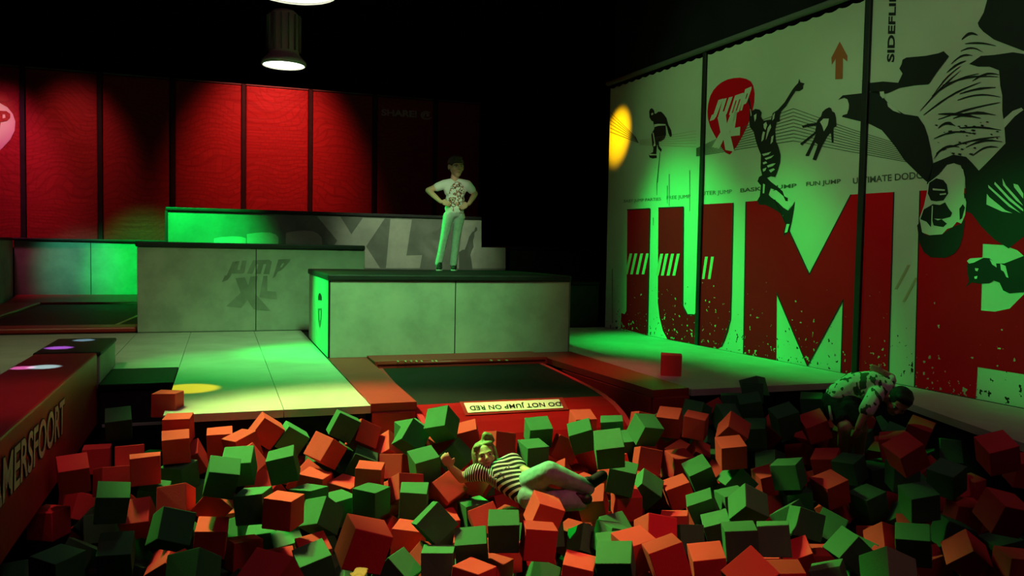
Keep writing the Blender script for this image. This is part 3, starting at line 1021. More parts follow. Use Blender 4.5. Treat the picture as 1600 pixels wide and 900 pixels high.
lg.flat([(497, 469), (496.8, 464), (498, 459), (499.8, 457.5), (501.5, 460), (502.6, 464), (502.6, 469.5)], sx, M['ink'])
lg.flat([(496.6, 482), (502.6, 481.5), (502, 497), (500.8, 508), (499, 513), (497, 500)], sx, M['graffiti'], [[(498.5, 485), (501, 485), (500.5, 499), (499, 502)]])
lg.build('side_logo_print', fb)

# dark boxes at the back right
for a, c, lab in (((4.55, 12.9, 0), (6.6, 13.9, 1.20), 'black box in the dark between the far box and the printed wall'), ((4.80, 11.25, 0), (5.42, 12.3, .69), 'low black box beside the far end of the printed wall')):
    root = thing('black_box', ((a[0] + c[0]) / 2, a[1], 0), lab, 'box')
    b = MB(); b.box(a, (c[0], c[1], c[2] - .06), M['black_vinyl'], .012); b.build('panel', root)
    b = MB(); b.box((a[0] - .015, a[1] - .02, c[2] - .06), (c[0] + .015, c[1] + .02, c[2]), M['jump_bed'], .015); b.build('top_mat', root)

# ------------------------------------------------------------------ trampoline that runs out into the pit
T = thing('trampoline', (2.3, 7.2, 0), 'trampoline with red pads and black bed whose red cover curves down into the pit', 'trampoline')
TY0, TY1 = 5.90, 8.43
b = MB()   # left pad, with its front face
b.prism([(1.03, TY0, -.05), (1.03, TY1, -.05), (1.42, TY1, -.05), (1.405, 7.95, -.05), (1.37, TY0, -.05)], (0, 0, .06), M['red_vinyl'])
b.build('side_pad', T)
b = MB(); b.box((1.035, TY0 - .02, -1.0), (1.365, TY0 + .2, -.052), M['red_vinyl'], .012); b.build('side_pad_front', T)
b = MB()
b.prism([(3.365, TY0 + .03, -.05), (3.25, 7.9, -.05), (3.25, TY1, -.05), (3.725, TY1, -.05), (3.725, TY0 + .06, -.05)], (0, 0, .06), M['red_vinyl'])
b.build('side_pad', T)
b = MB(); b.box((3.37, TY0 + .03, -1.0), (3.72, TY0 + .2, -.052), M['red_vinyl'], .012); b.build('side_pad_front', T)
b = MB(); b.prism([(1.425, 7.96, -.05), (3.245, 7.96, -.05), (3.245, TY1, -.05), (1.425, TY1, -.05)], (0, 0, .075), M['red_vinyl']); b.build('back_pad', T)
b = MB()   # raised inner lip of the back pad
b.tube((1.45, 7.97, .0), (3.22, 7.97, .0), .022, M['red_vinyl'], n=10)
b.build('back_pad_piping', T)
b = MB()   # stitched laces along the back pad
for px in (622, 634, 643, 651, 659, 676, 682, 768, 780, 792):
    p = at_z(px, 564 - (px - 640) * .01, .03)
    b.box((p.x - .006, p.y - .02, .024), (p.x + .006, p.y + .035, .03), M['cream'])
b.build('lacing', T)
# curved inner cheek of the right-hand pad
chk = MB()
prof = [(7.6, -.06), (7.35, -.10), (7.0, -.16), (6.7, -.24), (6.45, -.36), (6.3, -.5), (6.2, -.75), (6.18, -1.0), (5.95, -1.0), (5.95, -.055)]
chk.prism([(3.345 - (y - 5.95) * .055, y, z) for y, z in prof], (.02, 0, 0), M['red_vinyl'])
chk.build('pad_cheek', T)
# bed and cover as one strip profile along Y (bed almost level, then curving down into the pit)
prof = [(7.90, -.035), (7.4, -.045), (6.9, -.05), (6.45, -.045), (6.06, -.045)]
cov = [(6.06, -.045), (5.98, -.055), (5.86, -.085), (5.74, -.13), (5.62, -.20), (5.53, -.30), (5.46, -.42), (5.42, -.6), (5.40, -.95)]


def bed_x(y, side):
    if y >= 6.0:
        t = (7.9 - y) / 1.9
        return 1.485 - .09 * t if side == 0 else 3.13 - .17 * t * t
    t = (6.0 - y) / .6
    return 1.395 + .04 * t if side == 0 else 2.965 + .02 * t


def strip(mb, pr_, xa_, xb_, m, th=.012):
    t = bmesh.new()
    rows = []
    for y, z in pr_:
        rows.append([t.verts.new((xa_(y), y, z)), t.verts.new((xb_(y), y, z)), t.verts.new((xb_(y), y + .004, z - th)), t.verts.new((xa_(y), y + .004, z - th))])
    for a, c in zip(rows, rows[1:]):
        for k in range(4):
            t.faces.new((a[k], a[(k + 1) % 4], c[(k + 1) % 4], c[k]))
    t.faces.new(rows[0])
    t.faces.new(rows[-1])
    mb.merge(t, m)


def interp(pr_, n=6):
    out = []
    for (a, c) in zip(pr_, pr_[1:]):
        for i in range(n):
            t = i / n
            out.append((a[0] + (c[0] - a[0]) * t, a[1] + (c[1] - a[1]) * t))
    return out + [pr_[-1]]


b = MB(); strip(b, interp(prof), lambda y: bed_x(y, 0), lambda y: bed_x(y, 1), M['jump_bed']); b.build('jump_bed', T)
b = MB(); strip(b, interp(cov, 3), lambda y: bed_x(y, 0), lambda y: bed_x(y, 1), M['red_sheet']); b.build('pit_cover', T)
b = MB()
allp = prof[:-1] + cov
strip(b, [(y, z + .004) for y, z in interp(allp, 3)], lambda y: bed_x(y, 0) - .035, lambda y: bed_x(y, 0) + .004, M['red_trim'], .02)
b.build('bed_webbing', T)
b = MB()
strip(b, [(y, z + .004) for y, z in interp(allp, 3)], lambda y: bed_x(y, 1) - .004, lambda y: bed_x(y, 1) + .04, M['red_trim'], .02)
b.build('bed_webbing', T)
b = MB(); b.box((1.38, 5.3, -1.02), (3.4, 8.0, -1.0), M['pit']); b.box((1.42, 7.97, -1.0), (3.25, 8.0, -.06), M['pit']); b.build('well_lining', T)
b = MB()
for y in (6.5, 6.75, 7.0, 7.25, 7.5):
    b.tube((bed_x(y, 1) + .03, y, -.05), (3.34 - (y - 5.95) * .055, y, -.2), .012, M['steel'], n=8)
b.build('spring_row', T)
# sign on the cover, upside down for us
sg = thing('sign', at_z(800, 638, -.08), 'cream sign reading DO NOT JUMP ON RED upside down on the red pit cover', 'sign')


def cover_pt(px, py, off):
    """where the pixel's ray meets the curved cover, lifted by off along its normal"""
    d = ray(px, py)
    pc_ = [(6.9, -.045)] + interp(cov, 3)
    for (ya, za), (yb_, zb) in zip(pc_, pc_[1:]):
        n = Vector((0, zb - za, -(yb_ - ya))).normalized()
        if n.z < 0:
            n = -n
        p0 = Vector((0, ya, za))
        den = d.dot(n)
        if abs(den) < 1e-6:
            continue
        p = CAM + d * ((p0 - CAM).dot(n) / den)
        if yb_ - 1e-6 <= p.y <= ya + 1e-6:
            return p + n * off
    return at_y(px, py, 5.9)


def grid_patch(mb, q, m, off, n=12, k=3):
    """patch over four pixel corners bl, br, tr, tl draped on the cover"""
    V = []
    for j in range(k + 1):
        row = []
        for i in range(n + 1):
            u, v = i / n, j / k
            x = (q[0][0] * (1 - u) + q[1][0] * u) * (1 - v) + (q[3][0] * (1 - u) + q[2][0] * u) * v
            y = (q[0][1] * (1 - u) + q[1][1] * u) * (1 - v) + (q[3][1] * (1 - u) + q[2][1] * u) * v
            row.append(mb.bm.verts.new(cover_pt(x, y, off)))
        V.append(row)
    for j in range(k):
        for i in range(n):
            mb.bm.faces.new((V[j][i], V[j][i + 1], V[j + 1][i + 1], V[j + 1][i])).material_index = mb.mi(m)


b = MB(); grid_patch(b, [(727, 650), (888, 641), (879, 622), (718, 629)], M['red_vinyl'], .007); b.build('sign_backing', sg)
b = MB(); grid_patch(b, [(731, 646.5), (880, 639), (873, 625.5), (724.5, 631.5)], M['label'], .010); b.build('sign_board', sg)
b = MB()
vs, fs = text_tris('DO NOT JUMP ON RED', .02, 0, 1.05)
q = [(874.5, 628), (732, 634.5), (735, 643.8), (877, 636.5)]
V = []
for u, v in vs:
    x = (q[0][0] * (1 - u) + q[1][0] * u) * (1 - v) + (q[3][0] * (1 - u) + q[2][0] * u) * v
    y = (q[0][1] * (1 - u) + q[1][1] * u) * (1 - v) + (q[3][1] * (1 - u) + q[2][1] * u) * v
    V.append(b.bm.verts.new(cover_pt(x, y, .013)))
for f_ in fs:
    try:
        b.bm.faces.new([V[i] for i in f_]).material_index = b.mi(M['ink'])
    except ValueError:
        pass
b.build('sign_lettering', sg)

# ------------------------------------------------------------------ beam at the left with the place name
B = thing('padded_beam', (-1.17, 5, 0), 'long red padded beam with the cream place name along its side, left edge of the pit', 'beam')
b = MB(); b.box((-1.40, 1.6, -.34), (-.945, 7.36, .25), M['red_vinyl'], .014); b.build('beam_body', B)
b = MB()
e0, e1 = at_x(101, 640, -.94), at_x(4, 735, -.94)
zt_, zb_ = at_x(100, 620, -.94).z, at_x(100, 676, -.94).z
fulls = e0.y - (e0.y - e1.y) * 10.0 / 8.7
add_text(b, 'AMERSFOORT', [(-.940, fulls, zb_), (-.940, e0.y, zb_), (-.940, e0.y, zt_), (-.940, fulls, zt_)], M['ink'], .055, .12)
b.build('lettering_outline', B)
b = MB()
add_text(b, 'AMERSFOORT', [(-.937, fulls + .01, zb_ + .008), (-.937, e0.y - .01, zb_ + .008), (-.937, e0.y - .01, zt_ - .008), (-.937, fulls + .01, zt_ - .008)], M['cream'], .015, .12)
b.build('lettering', B)
kb = thing('padded_beam', (-1.17, 7.9, 0), 'black-topped end block behind the red padded beam, with two coloured light spots', 'beam')
b = MB(); b.box((-1.40, 7.40, -.3), (-.93, 8.44, .22), M['concrete'], .01); b.build('block_body', kb)
b = MB(); b.box((-1.41, 7.385, .22), (-.92, 8.45, .255), M['black_vinyl'], .012); b.build('top_mat', kb)
st = thing('step_block', (-.65, 7.7, 0), 'low black step block in the corner between the red beam and the pale deck', 'step')
b = MB(); b.box((-.925, 7.29, -1.0), (-.37, 8.15, -.05), M['black_vinyl'], .01); b.build('block_body', st)
b = MB(); b.box((-.93, 7.27, -.05), (-.365, 8.155, .004), M['jump_bed'], .012); b.build('top_mat', st)
b = MB(); b.box((-.90, 7.262, -.345), (-.42, 7.289, -.325), M['deck_edge']); b.build('edge_strip', st)

# ------------------------------------------------------------------ two high-bay lamps
def lamp(c, d, label):
    r = d / 2
    root = thing('pendant_lamp', c, label, 'lamp', 'round pendant lamps')
    b = MB()
    b.lathe([(r * 1.0, 0), (r * 1.06, .01), (r * 1.06, .05), (r * .98, .07), (r * .80, .12), (r * .72, .14), (r * .70, .16), (r * .66, .62), (r * .5, .66), (.001, .67)], c, M['lamp_housing'])
    b.build('housing', root)
    b = MB()
    n = 14
    for i in range(n):
        a = 2 * PI * i / n
        u = Vector((math.cos(a), math.sin(a), 0))
        p = Vector(c) + u * r * .72
        w_ = u.cross(Vector((0, 0, 1))) * .006
        q = u * r * .10
        b.hexa([p - w_ + Vector((0, 0, .17)), p + w_ + Vector((0, 0, .17)), p + w_ + q + Vector((0, 0, .17)), p - w_ + q + Vector((0, 0, .17)),
                p - w_ + Vector((0, 0, .60)), p + w_ + Vector((0, 0, .60)), p + w_ + q + Vector((0, 0, .60)), p - w_ + q + Vector((0, 0, .60))], M['dull_grey'])
    b.build('cooling_fins', root)
    b = MB()
    b.lathe([(.001, .012), (r * .95, .012)], c, M['lamp_glow'], 48)
    b.build('diffuser', root)
    b = MB()
    b.tube(Vector(c) + Vector((0, 0, .66)), (c[0], c[1], 6.6), .012, M['black_vinyl'], n=8)
    b.build('suspension_rod', root)


g_ = bpy.data.materials.new('lamp_glow')
g_.use_nodes = True
bb = g_.node_tree.nodes['Principled BSDF']
bb.inputs['Base Color'].default_value = (.8, .8, .8, 1)
bb.inputs['Emission Color'].default_value = (1.0, 1.0, .93, 1)
bb.inputs['Emission Strength'].default_value = LAMP_GLOW
M['lamp_glow'] = g_
lamp(at_d(443.5, 103, 10.0), .50, 'round glowing pendant lamp hanging in front of the red back wall')
lamp(at_d(461, -11, 5.2), .52, 'nearer round pendant lamp cut off by the top edge of the photo')

# ------------------------------------------------------------------ people
def remesh(name, balls, mats, voxel=.008, smooth=5, attr=None, parent=None):
    """one continuous surface round a set of spheres and ellipsoids"""
    bm = bmesh.new()
    for c, r, sc, rot in balls:
        mt = Matrix.Translation(c)
        if rot is not None:
            mt = mt @ rot.to_matrix().to_4x4()
        mt = mt @ Matrix.Diagonal((r * sc[0], r * sc[1], r * sc[2], 1))
        bmesh.ops.create_icosphere(bm, subdivisions=2, radius=1.0, matrix=mt)
    me = bpy.data.meshes.new('tmp_body')
    bm.to_mesh(me)
    bm.free()
    o = bpy.data.objects.new('tmp_body', me)
    COL.objects.link(o)
    r = o.modifiers.new('r', 'REMESH')
    r.mode = 'VOXEL'
    r.voxel_size = voxel
    s = o.modifiers.new('s', 'SMOOTH')
    s.iterations = smooth
    s.factor = .5
    dg = bpy.context.evaluated_depsgraph_get()
    out = bpy.data.meshes.new_from_object(o.evaluated_get(dg))
    bpy.data.objects.remove(o)
    bpy.data.meshes.remove(me)
    out.name = name
    out.materials.clear()
    for x in mats:
        out.materials.append(x)
    out.polygons.foreach_set('use_smooth', [True] * len(out.polygons))
    if attr:
        a = out.attributes.new('pattern', 'FLOAT', 'POINT')
        a.data.foreach_set('value', [attr(v.co) for v in out.vertices])
    return link(name, out, parent)


def limb(pts, step=.3):
    """tapered chain of spheres through (point, radius) pairs"""
    out = []
    for (p, r), (q, s) in zip(pts, pts[1:]):
        p, q = Vector(p), Vector(q)
        n = max(2, int((q - p).length / (min(r, s) * step)))
        for i in range(n + 1):
            t = i / n
            out.append((p.lerp(q, t), r + (s - r) * t, (1, 1, 1), None))
    return out


def ell(c, rx, ry, rz, rot=None):
    return (Vector(c), 1.0, (rx, ry, rz), rot)


def hand_shape(wrist, direction, side, normal, size=1.0, curl=.5):
    """palm, four unequal bent fingers and a thumb; side = direction towards the thumb"""
    d = Vector(direction).normalized()
    n = (Vector(normal) - d * Vector(normal).dot(d)).normalized()
    s = d.cross(n)
    if s.dot(Vector(side)) < 0:
        s = -s
    k = size
    out = []
    w = Vector(wrist)
    out += limb([(w, .019 * k), (w + d * .03 * k, .021 * k)])
    for j, f in enumerate((.032, .011, -.011, -.031)):
        base = w + d * .045 * k + s * f * .75 * k
        kn = w + d * .078 * k + s * f * k
        out += limb([(base, .014 * k), (kn, .0105 * k)])
        L = (.060, .068, .064, .050)[j] * k
        a = curl
        p1 = kn + (d * math.cos(a * .6) + n * math.sin(a * .6)) * L * .45
        p2 = p1 + (d * math.cos(a * 1.5) + n * math.sin(a * 1.5)) * L * .32
        p3 = p2 + (d * math.cos(a * 2.3) + n * math.sin(a * 2.3)) * L * .25
        out += limb([(kn, .0095 * k), (p1, .0088 * k), (p2, .0080 * k), (p3, .0068 * k)], .5)
    tb = w + d * .02 * k + s * .022 * k
    t1 = tb + (d * .6 + s * .8) * .032 * k
    t2 = t1 + (d * .85 + s * .4 + n * .3).normalized() * .028 * k
    out += limb([(tb, .013 * k), (t1, .0105 * k), (t2, .0085 * k)], .5)
    return out


def head_shape(c, up, fwd, R):
    """skull, jaw, nose, lips, ears; R about half the head height"""
    up = Vector(up).normalized()
    fwd = (Vector(fwd) - up * Vector(fwd).dot(up)).normalized()
    rt = fwd.cross(up)
    rot = Matrix((rt, fwd, up)).transposed().to_quaternion()
    c = Vector(c)
    P = lambda x, y, z: c + (rt * x + fwd * y + up * z) * R
    o = [ell(P(0, -.08, .22), .70 * R, .84 * R, .78 * R, rot), ell(P(0, .12, -.2), .60 * R, .66 * R, .66 * R, rot), ell(P(0, .34, -.68), .34 * R, .36 * R, .28 * R, rot), ell(P(0, .62, .16), .46 * R, .18 * R, .10 * R, rot)]
    o += limb([(P(0, .74, .02), .07 * R), (P(0, .88, -.20), .10 * R)])
    o += [ell(P(-.10, .78, -.24), .08 * R, .08 * R, .07 * R, rot), ell(P(.10, .78, -.24), .08 * R, .08 * R, .07 * R, rot)]
    o += [ell(P(0, .70, -.44), .20 * R, .10 * R, .05 * R, rot), ell(P(0, .67, -.53), .17 * R, .10 * R, .055 * R, rot)]
    for sx_ in (-1, 1):
        o += [ell(P(.35 * sx_, .50, -.22), .22 * R, .2 * R, .2 * R, rot), ell(P(.72 * sx_, -.05, -.05), .07 * R, .16 * R, .24 * R, rot)]
    return o, P, rot


def face_parts(root, P, rot, R, mats):
    for sx_ in (-1, 1):
        b = MB()
        b.ball(P(.27 * sx_, .675, .02), .085 * R, mats['eye_white'], 2, (1.25, .6, .75), rot)
        b.ball(P(.27 * sx_, .73, .02), .055 * R, mats['iris'], 2, (1, .45, 1), rot)
        e = b.build('eye', root)
        b = MB()
        q = [P(.12 * sx_, .80, .155), P(.26 * sx_, .77, .20), P(.42 * sx_, .66, .15)]
        b.tube(q[0], q[1], .028 * R, mats['hair'], .032 * R, 8)
        b.tube(q[1], q[2], .032 * R, mats['hair'], .014 * R, 8)
        b.build('eyebrow', root)
    b = MB()
    b.ball(P(0, .745, -.485), .03 * R, mats['lip'], 2, (5.6, 1.3, 1.3), rot)
    b.build('mouth', root)


PM = {
    'skin': mottled('skin', (0.50, 0.27, 0.18), (0.56, 0.31, 0.21), 14, .55, .35),
    'eye_white': mat('eye_white', (.6, .6, .58), .3),
    'iris': mat('dark_iris', (.02, .015, .01), .2),
    'lip': mat('lip', (.32, .09, .08), .5),
    'hair': mottled('brown_hair', (.035, .022, .014), (.07, .045, .028), 60, .6, .3, .4, 160),
    'blond': mottled('fair_brown_hair', (.13, .085, .04), (.24, .17, .08), 60, .55, .4, .4, 140),
    'black_hair': mottled('black_hair', (.010, .008, .008), (.02, .017, .016), 60, .6, .3, .4, 140),
    'jeans': mottled('pale_trousers', (.40, .41, .40), (.50, .51, .50), 22, .8, .2, .35, 30),
    'teal': mottled('pale_blue_jeans', (.16, .24, .25), (.23, .33, .34), 22, .8, .2, .35, 30),
    'black': mottled('black_cloth', (.012, .012, .013), (.02, .02, .021), 20, .8, .2, .2, 60),
    'shoe': mat('black_shoe', (.012, .012, .012), .5),
    'sole': mat('pale_sole', (.5, .5, .47), .6),
}


def shirt_print():
    m = mat('white_shirt_with_print', (.6, .6, .56), .8, .2)
    v = coords(m)
    at = nd(m, 'ShaderNodeAttribute', attribute_name='pattern')
    n = noise(m, v, 17, 2, .5)
    n2 = noise(m, v, 23, 1, .5)
    c = ramp(m, n, [(.40, (.62, .62, .58)), (.44, (.34, .13, .07)), (.50, (.05, .05, .05)), (.55, (.60, .60, .55)), (.61, (.42, .30, .16)), (.66, (.06, .06, .06))])
    for e in c.color_ramp.elements:
        pass
    c.color_ramp.interpolation = 'CONSTANT'
    lk(m, mix(m, at.outputs['Fac'], (.62, .62, .58), c.outputs[0]), bsdf(m).inputs['Base Color'])
    return m


def stripe_shirt():
    m = mat('black_shirt_white_stripes', (.01, .01, .01), .8, .2)
    at = nd(m, 'ShaderNodeAttribute', attribute_name='pattern')
    s = nd(m, 'ShaderNodeMath', operation='SINE')
    mu = nd(m, 'ShaderNodeMath', operation='MULTIPLY')
    mu.inputs[1].default_value = 2 * PI / .024
    lk(m, at.outputs['Fac'], mu.inputs[0])
    lk(m, mu.outputs[0], s.inputs[0])
    gt = nd(m, 'ShaderNodeMath', operation='GREATER_THAN')
    lk(m, s.outputs[0], gt.inputs[0])
    gt.inputs[1].default_value = .25
    lk(m, mix(m, gt.outputs[0], (.014, .014, .014), (.62, .64, .58)), bsdf(m).inputs['Base Color'])
    return m


def leaf_shirt():
    m = mat('white_shirt_dark_leaf_print', (.6, .6, .55), .8, .2)
    v = coords(m)
    mp = nd(m, 'ShaderNodeMapping')
    mp.inputs['Scale'].default_value = (1.15, 1, .75)
    mp.inputs['Rotation'].default_value = (0, .5, 0)
    lk(m, v, mp.inputs[0])
    n = noise(m, mp.outputs[0], 21, 1.0, .5)
    c = ramp(m, n, [(.0, (.60, .61, .52)), (.555, (.05, .09, .045)), (.75, (.03, .05, .03))])
    c.color_ramp.interpolation = 'CONSTANT'
    lk(m, c.outputs[0], bsdf(m).inputs['Base Color'])
    return m


PM['print_shirt'] = shirt_print()
PM['stripe_shirt'] = stripe_shirt()
PM['leaf_shirt'] = leaf_shirt()


def shoe(name, heel, toe, root, w=.042, h=.075, up=(0, 0, 1), m='shoe', sole=True):
    heel, toe = Vector(heel), Vector(toe)
    d = (toe - heel).normalized()
    up = (Vector(up) - d * Vector(up).dot(d)).normalized()
    L = (toe - heel).length
    balls = limb([(heel + d * w * .6 + up * w, w * .92), (heel + d * L * .45 + up * w * .95, w * .95), (toe - d * w + up * w * .72, w * .9)]) + limb([(heel + d * w * .9 + up * w, w * .85), (heel + d * w * 1.0 + up * h * 1.05, w * .85)])
    o = remesh(name, balls, [PM[m]], .008, 3, parent=root)
    if sole:
        t = MB()
        s = d.cross(up)
        pts = []
        for u, ww in ((0, .55), (.06, .85), (.3, .95), (.6, 1.0), (.85, .85), (1.0, .45)):
            pts.append((u, ww))
        outl = [heel + d * L * u + s * w * ww for u, ww in pts] + [heel + d * L * u - s * w * ww for u, ww in pts[::-1]]
        t.prism(outl, up * .016, PM['sole'])
        t.build('sole', o)
    return o


# --- the boy on the box
YBOY = 9.84
Q = lambda px, py, dy=0.0: at_y(px, py, YBOY + dy)
boy = thing('person', Q(700, 424), 'boy in printed white shirt and pale trousers standing hands on hips on the box', 'person')
PX = .00775
hc = Q(712.5, 260.5, -.02)
hs, HP, hrot = head_shape(hc, (-.05, -.06, 1), (.10, -.95, -.20), 17.0 * PX)
R_ = 17.0 * PX
neck, chest = Q(710, 281), Q(711, 296, .01)
waist, hip = Q(711, 318), Q(709, 334)
shL, shR = Q(694, 288.5, .02), Q(730, 289, -.04)
elL, elR = Q(669, 297.5, .06), Q(742.5, 303, -.02)
wrL, wrR = Q(689, 315.5, -.08), Q(732.5, 319, -.13)
hipL, hipR = Q(701, 338, -.01), Q(718, 338, .0)
knL, knR = Q(693.5, 374, -.03), Q(712, 376, -.03)
anL, anR = Q(685, 414.5, 0), Q(708, 415.5, -.02)
body = hs + limb([(Q(711.5, 272, .02), .052), (neck, .052), (Q(711, 288, .01), .06)])
for a_, e_, w_ in ((shL, elL, wrL), (shR, elR, wrR)):
    body += limb([(Q(711, 290, .01), .07), (a_, .052), (a_.lerp(e_, .5), .043), (e_, .036), (e_.lerp(w_, .4), .036), (w_, .024)])
body += hand_shape(wrL, Q(704, 319.5, -.13) - wrL, (0, 0, 1), (.2, .8, -.3), .86, .35)
body += hand_shape(wrR, Q(722, 324, -.13) - wrR, (0, 0, 1), (-.2, .8, -.3), .86, .35)
body += limb([(chest, .095), (waist, .09), (Q(709, 330), .085)])
for h_, k_, n_ in ((hipL, knL, anL), (hipR, knR, anR)):
    body += limb([(h_, .060), (k_, .042), (n_, .032), (n_ - Vector((0, 0, .03)), .032)])
remesh('body', body, [PM['skin']], .0065, 3, parent=boy)
sh = [ell(Q(711, 297, .0), .148, .098, .12), ell(Q(711, 312, .0), .124, .095, .13), ell(Q(710, 326, .0), .126, .10, .10)]
sh += limb([(Q(707, 286, .01), .062), (shL, .062), (shL.lerp(elL, .42), .056)]) + limb([(Q(715, 286, .0), .062), (shR, .062), (shR.lerp(elR, .55), .055)])
sh += [ell(Q(710.5, 331, .0), .120, .10, .05)]
pc = Q(712, 309)
remesh('shirt', sh, [PM['print_shirt']], .0075, 4, attr=lambda v: max(0.0, min(1.0, 6.0 - ((v.x - pc.x) / .105) ** 2 * 5.2 - ((v.z - pc.z) / .19) ** 2 * 5.2)) * (1.0 if v.y < YBOY + .02 else 0.0), parent=boy)
tr = [ell(Q(709, 333, .0), .112, .092, .08)]
for h_, k_, n_ in ((hipL, knL, anL), (hipR, knR, anR)):
    tr += limb([(h_, .072), (h_.lerp(k_, .5), .060), (k_, .050), (k_.lerp(n_, .5), .047), (n_ + Vector((0, 0, .02)), .044)])
remesh('trousers', tr, [PM['jeans']], .0075, 4, parent=boy)
hr = [ell(HP(0, -.12, .36), .76 * R_, .88 * R_, .72 * R_, hrot), ell(HP(0, -.35, .0), .70 * R_, .62 * R_, .55 * R_, hrot), ell(HP(0, .30, .78), .55 * R_, .42 * R_, .26 * R_, hrot)]
remesh('hair', hr, [PM['hair']], .0075, 3, parent=boy)
face_parts(boy, HP, hrot, R_, PM)
for px, tx in ((687, 677), (709.5, 705)):
    heel = at_z(px, 422.5, BH + .008)
    toe = at_z(tx, 428, BH + .008)
    heel = heel + (toe - heel).normalized() * .0
    toe = heel + (toe - heel).normalized() * .21
    shoe('shoe', heel, toe, boy, .04, .075)

# --- the girl lying in the cubes
D = at_d
girl = thing('person', D(790, 765, 5.05), 'girl in striped shirt and pale blue jeans lying back among the cubes', 'person')
ghc = D(758, 713, 5.16)
tax = (D(826, 766, 5.0) - D(770, 733, 5.12)).normalized()
gup = (ghc - D(766, 734, 5.16)).normalized()
gup = (D(752, 690, 5.16) - D(763, 733, 5.12)).normalized()
GR = 24.0 * 5.16 / F_PX
gh, GP, grot = head_shape(ghc, gup, (CAM - ghc).normalized() + RIGHT * .10 + UP * .02, GR)
gsL, gsR = D(744, 738, 5.1), D(801, 721, 5.12)
geL, gwL = D(722, 747, 5.17), D(704, 730, 5.10)
geR, gwR = D(818, 735.5, 5.04), D(836, 741, 4.93)
gh1, gk1, ga1 = D(822, 757, 5.02), D(858, 737, 4.84), D(917, 762, 4.93)
gh2, gk2, ga2 = D(828, 776, 4.95), D(880, 783, 4.84), D(906, 785, 4.88)
body = gh + limb([(D(763, 728, 5.17), .045), (D(770, 735, 5.14), .048)])
body += limb([(D(776, 738, 5.14), .075), (D(800, 750, 5.08), .085), (D(824, 765, 5.02), .088)])
body += limb([(D(768, 738, 5.13), .055), (gsL, .045), (geL, .034), (gwL, .022)]) + limb([(D(780, 733, 5.13), .055), (gsR, .045), (geR, .033), (gwR, .022)])
body += hand_shape(gwL, D(698, 720, 5.07) - gwL, D(710, 722, 5.05) - gwL, FWD, .78, .7)
body += hand_shape(gwR, D(846, 741, 4.86) - gwR, UP, -UP * .5 + RIGHT, .78, .6)
body += limb([(gh1, .075), (gk1, .052), (ga1, .035)]) + limb([(gh2, .07), (gk2, .052), (ga2, .035)])
remesh('body', body, [PM['skin']], .0062, 3, parent=girl)
sh = limb([(D(770, 737, 5.14), .080), (D(784, 741, 5.11), .098), (D(804, 753, 5.06), .102), (D(819, 763, 5.02), .100)])
sh += limb([(D(768, 738, 5.13), .062), (gsL, .056), (gsL.lerp(geL, .35), .050)]) + limb([(D(782, 733, 5.13), .062), (gsR, .058), (gsR.lerp(geR, .6), .048)])
org = D(770, 735, 5.12)
perp = (D(801, 721, 5.12) - D(744, 738, 5.10)).normalized()
remesh('shirt', sh, [PM['stripe_shirt']], .0075, 4, attr=lambda v: (v - org).dot(tax) - abs((v - org).dot(perp)) * .75, parent=girl)
b = MB()   # pale motif on the chest
for px, py, s in ((766, 744, 3.2), (771, 746, 3.0), (776, 743.5, 3.0), (782, 740, 4.2), (787, 734, 2.8), (791, 731, 2.8), (795, 729, 2.6), (775, 749, 3.2)):
    dd = (D(px, py, 5.1) - D(784, 741, 5.11)).length
    ctr = D(px, py, 5.0)
    b.ball(ctr, s * .0022, PM['sole'], 2, (1, .35, 1), grot)
b.build('shirt_motif', girl)
tr = limb([(D(822, 764, 5.02), .098), (D(828, 769, 5.0), .092)]) + limb([(gh1, .084), (gh1.lerp(gk1, .5), .074), (gk1, .066), (gk1.lerp(ga1, .5), .058), (ga1, .050)])
tr += limb([(gh2, .082), (gh2.lerp(gk2, .5), .072), (gk2, .064), (ga2, .050)])
remesh('jeans', tr, [PM['teal']], .0075, 4, parent=girl)
hr = [ell(GP(0, -.22, .34), .80 * GR, .80 * GR, .76 * GR, grot), ell(GP(-.60, .02, -.10), .26 * GR, .42 * GR, .85 * GR, grot), ell(GP(.62, .0, -.05), .26 * GR, .42 * GR, .78 * GR, grot), ell(GP(-.66, .05, -.7), .22 * GR, .34 * GR, .48 * GR, grot), ell(GP(.70, .0, -.55), .22 * GR, .34 * GR, .42 * GR, grot),
      ell(GP(-.30, .34, .72), .40 * GR, .30 * GR, .22 * GR, grot), ell(GP(.34, .36, .66), .36 * GR, .28 * GR, .22 * GR, grot)]
hr += limb([(GP(-.10, .1, .98), .16 * GR), (GP(-.35, .15, 1.30), .24 * GR), (GP(-.62, .1, 1.18), .20 * GR), (GP(-.78, .05, .85), .12 * GR)])
remesh('hair', hr, [PM['blond']], .007, 3, parent=girl)
face_parts(girl, GP, grot, GR, PM | {'hair': PM['blond']})
shoe('shoe', D(918, 772, 4.93), D(952, 743, 4.99), girl, .040, .06, up=(-.6, .0, .5), sole=False)
shoe('shoe', D(898, 792, 4.88), D(929, 784, 4.86), girl, .038, .05, up=(.1, -.2, 1), sole=False)

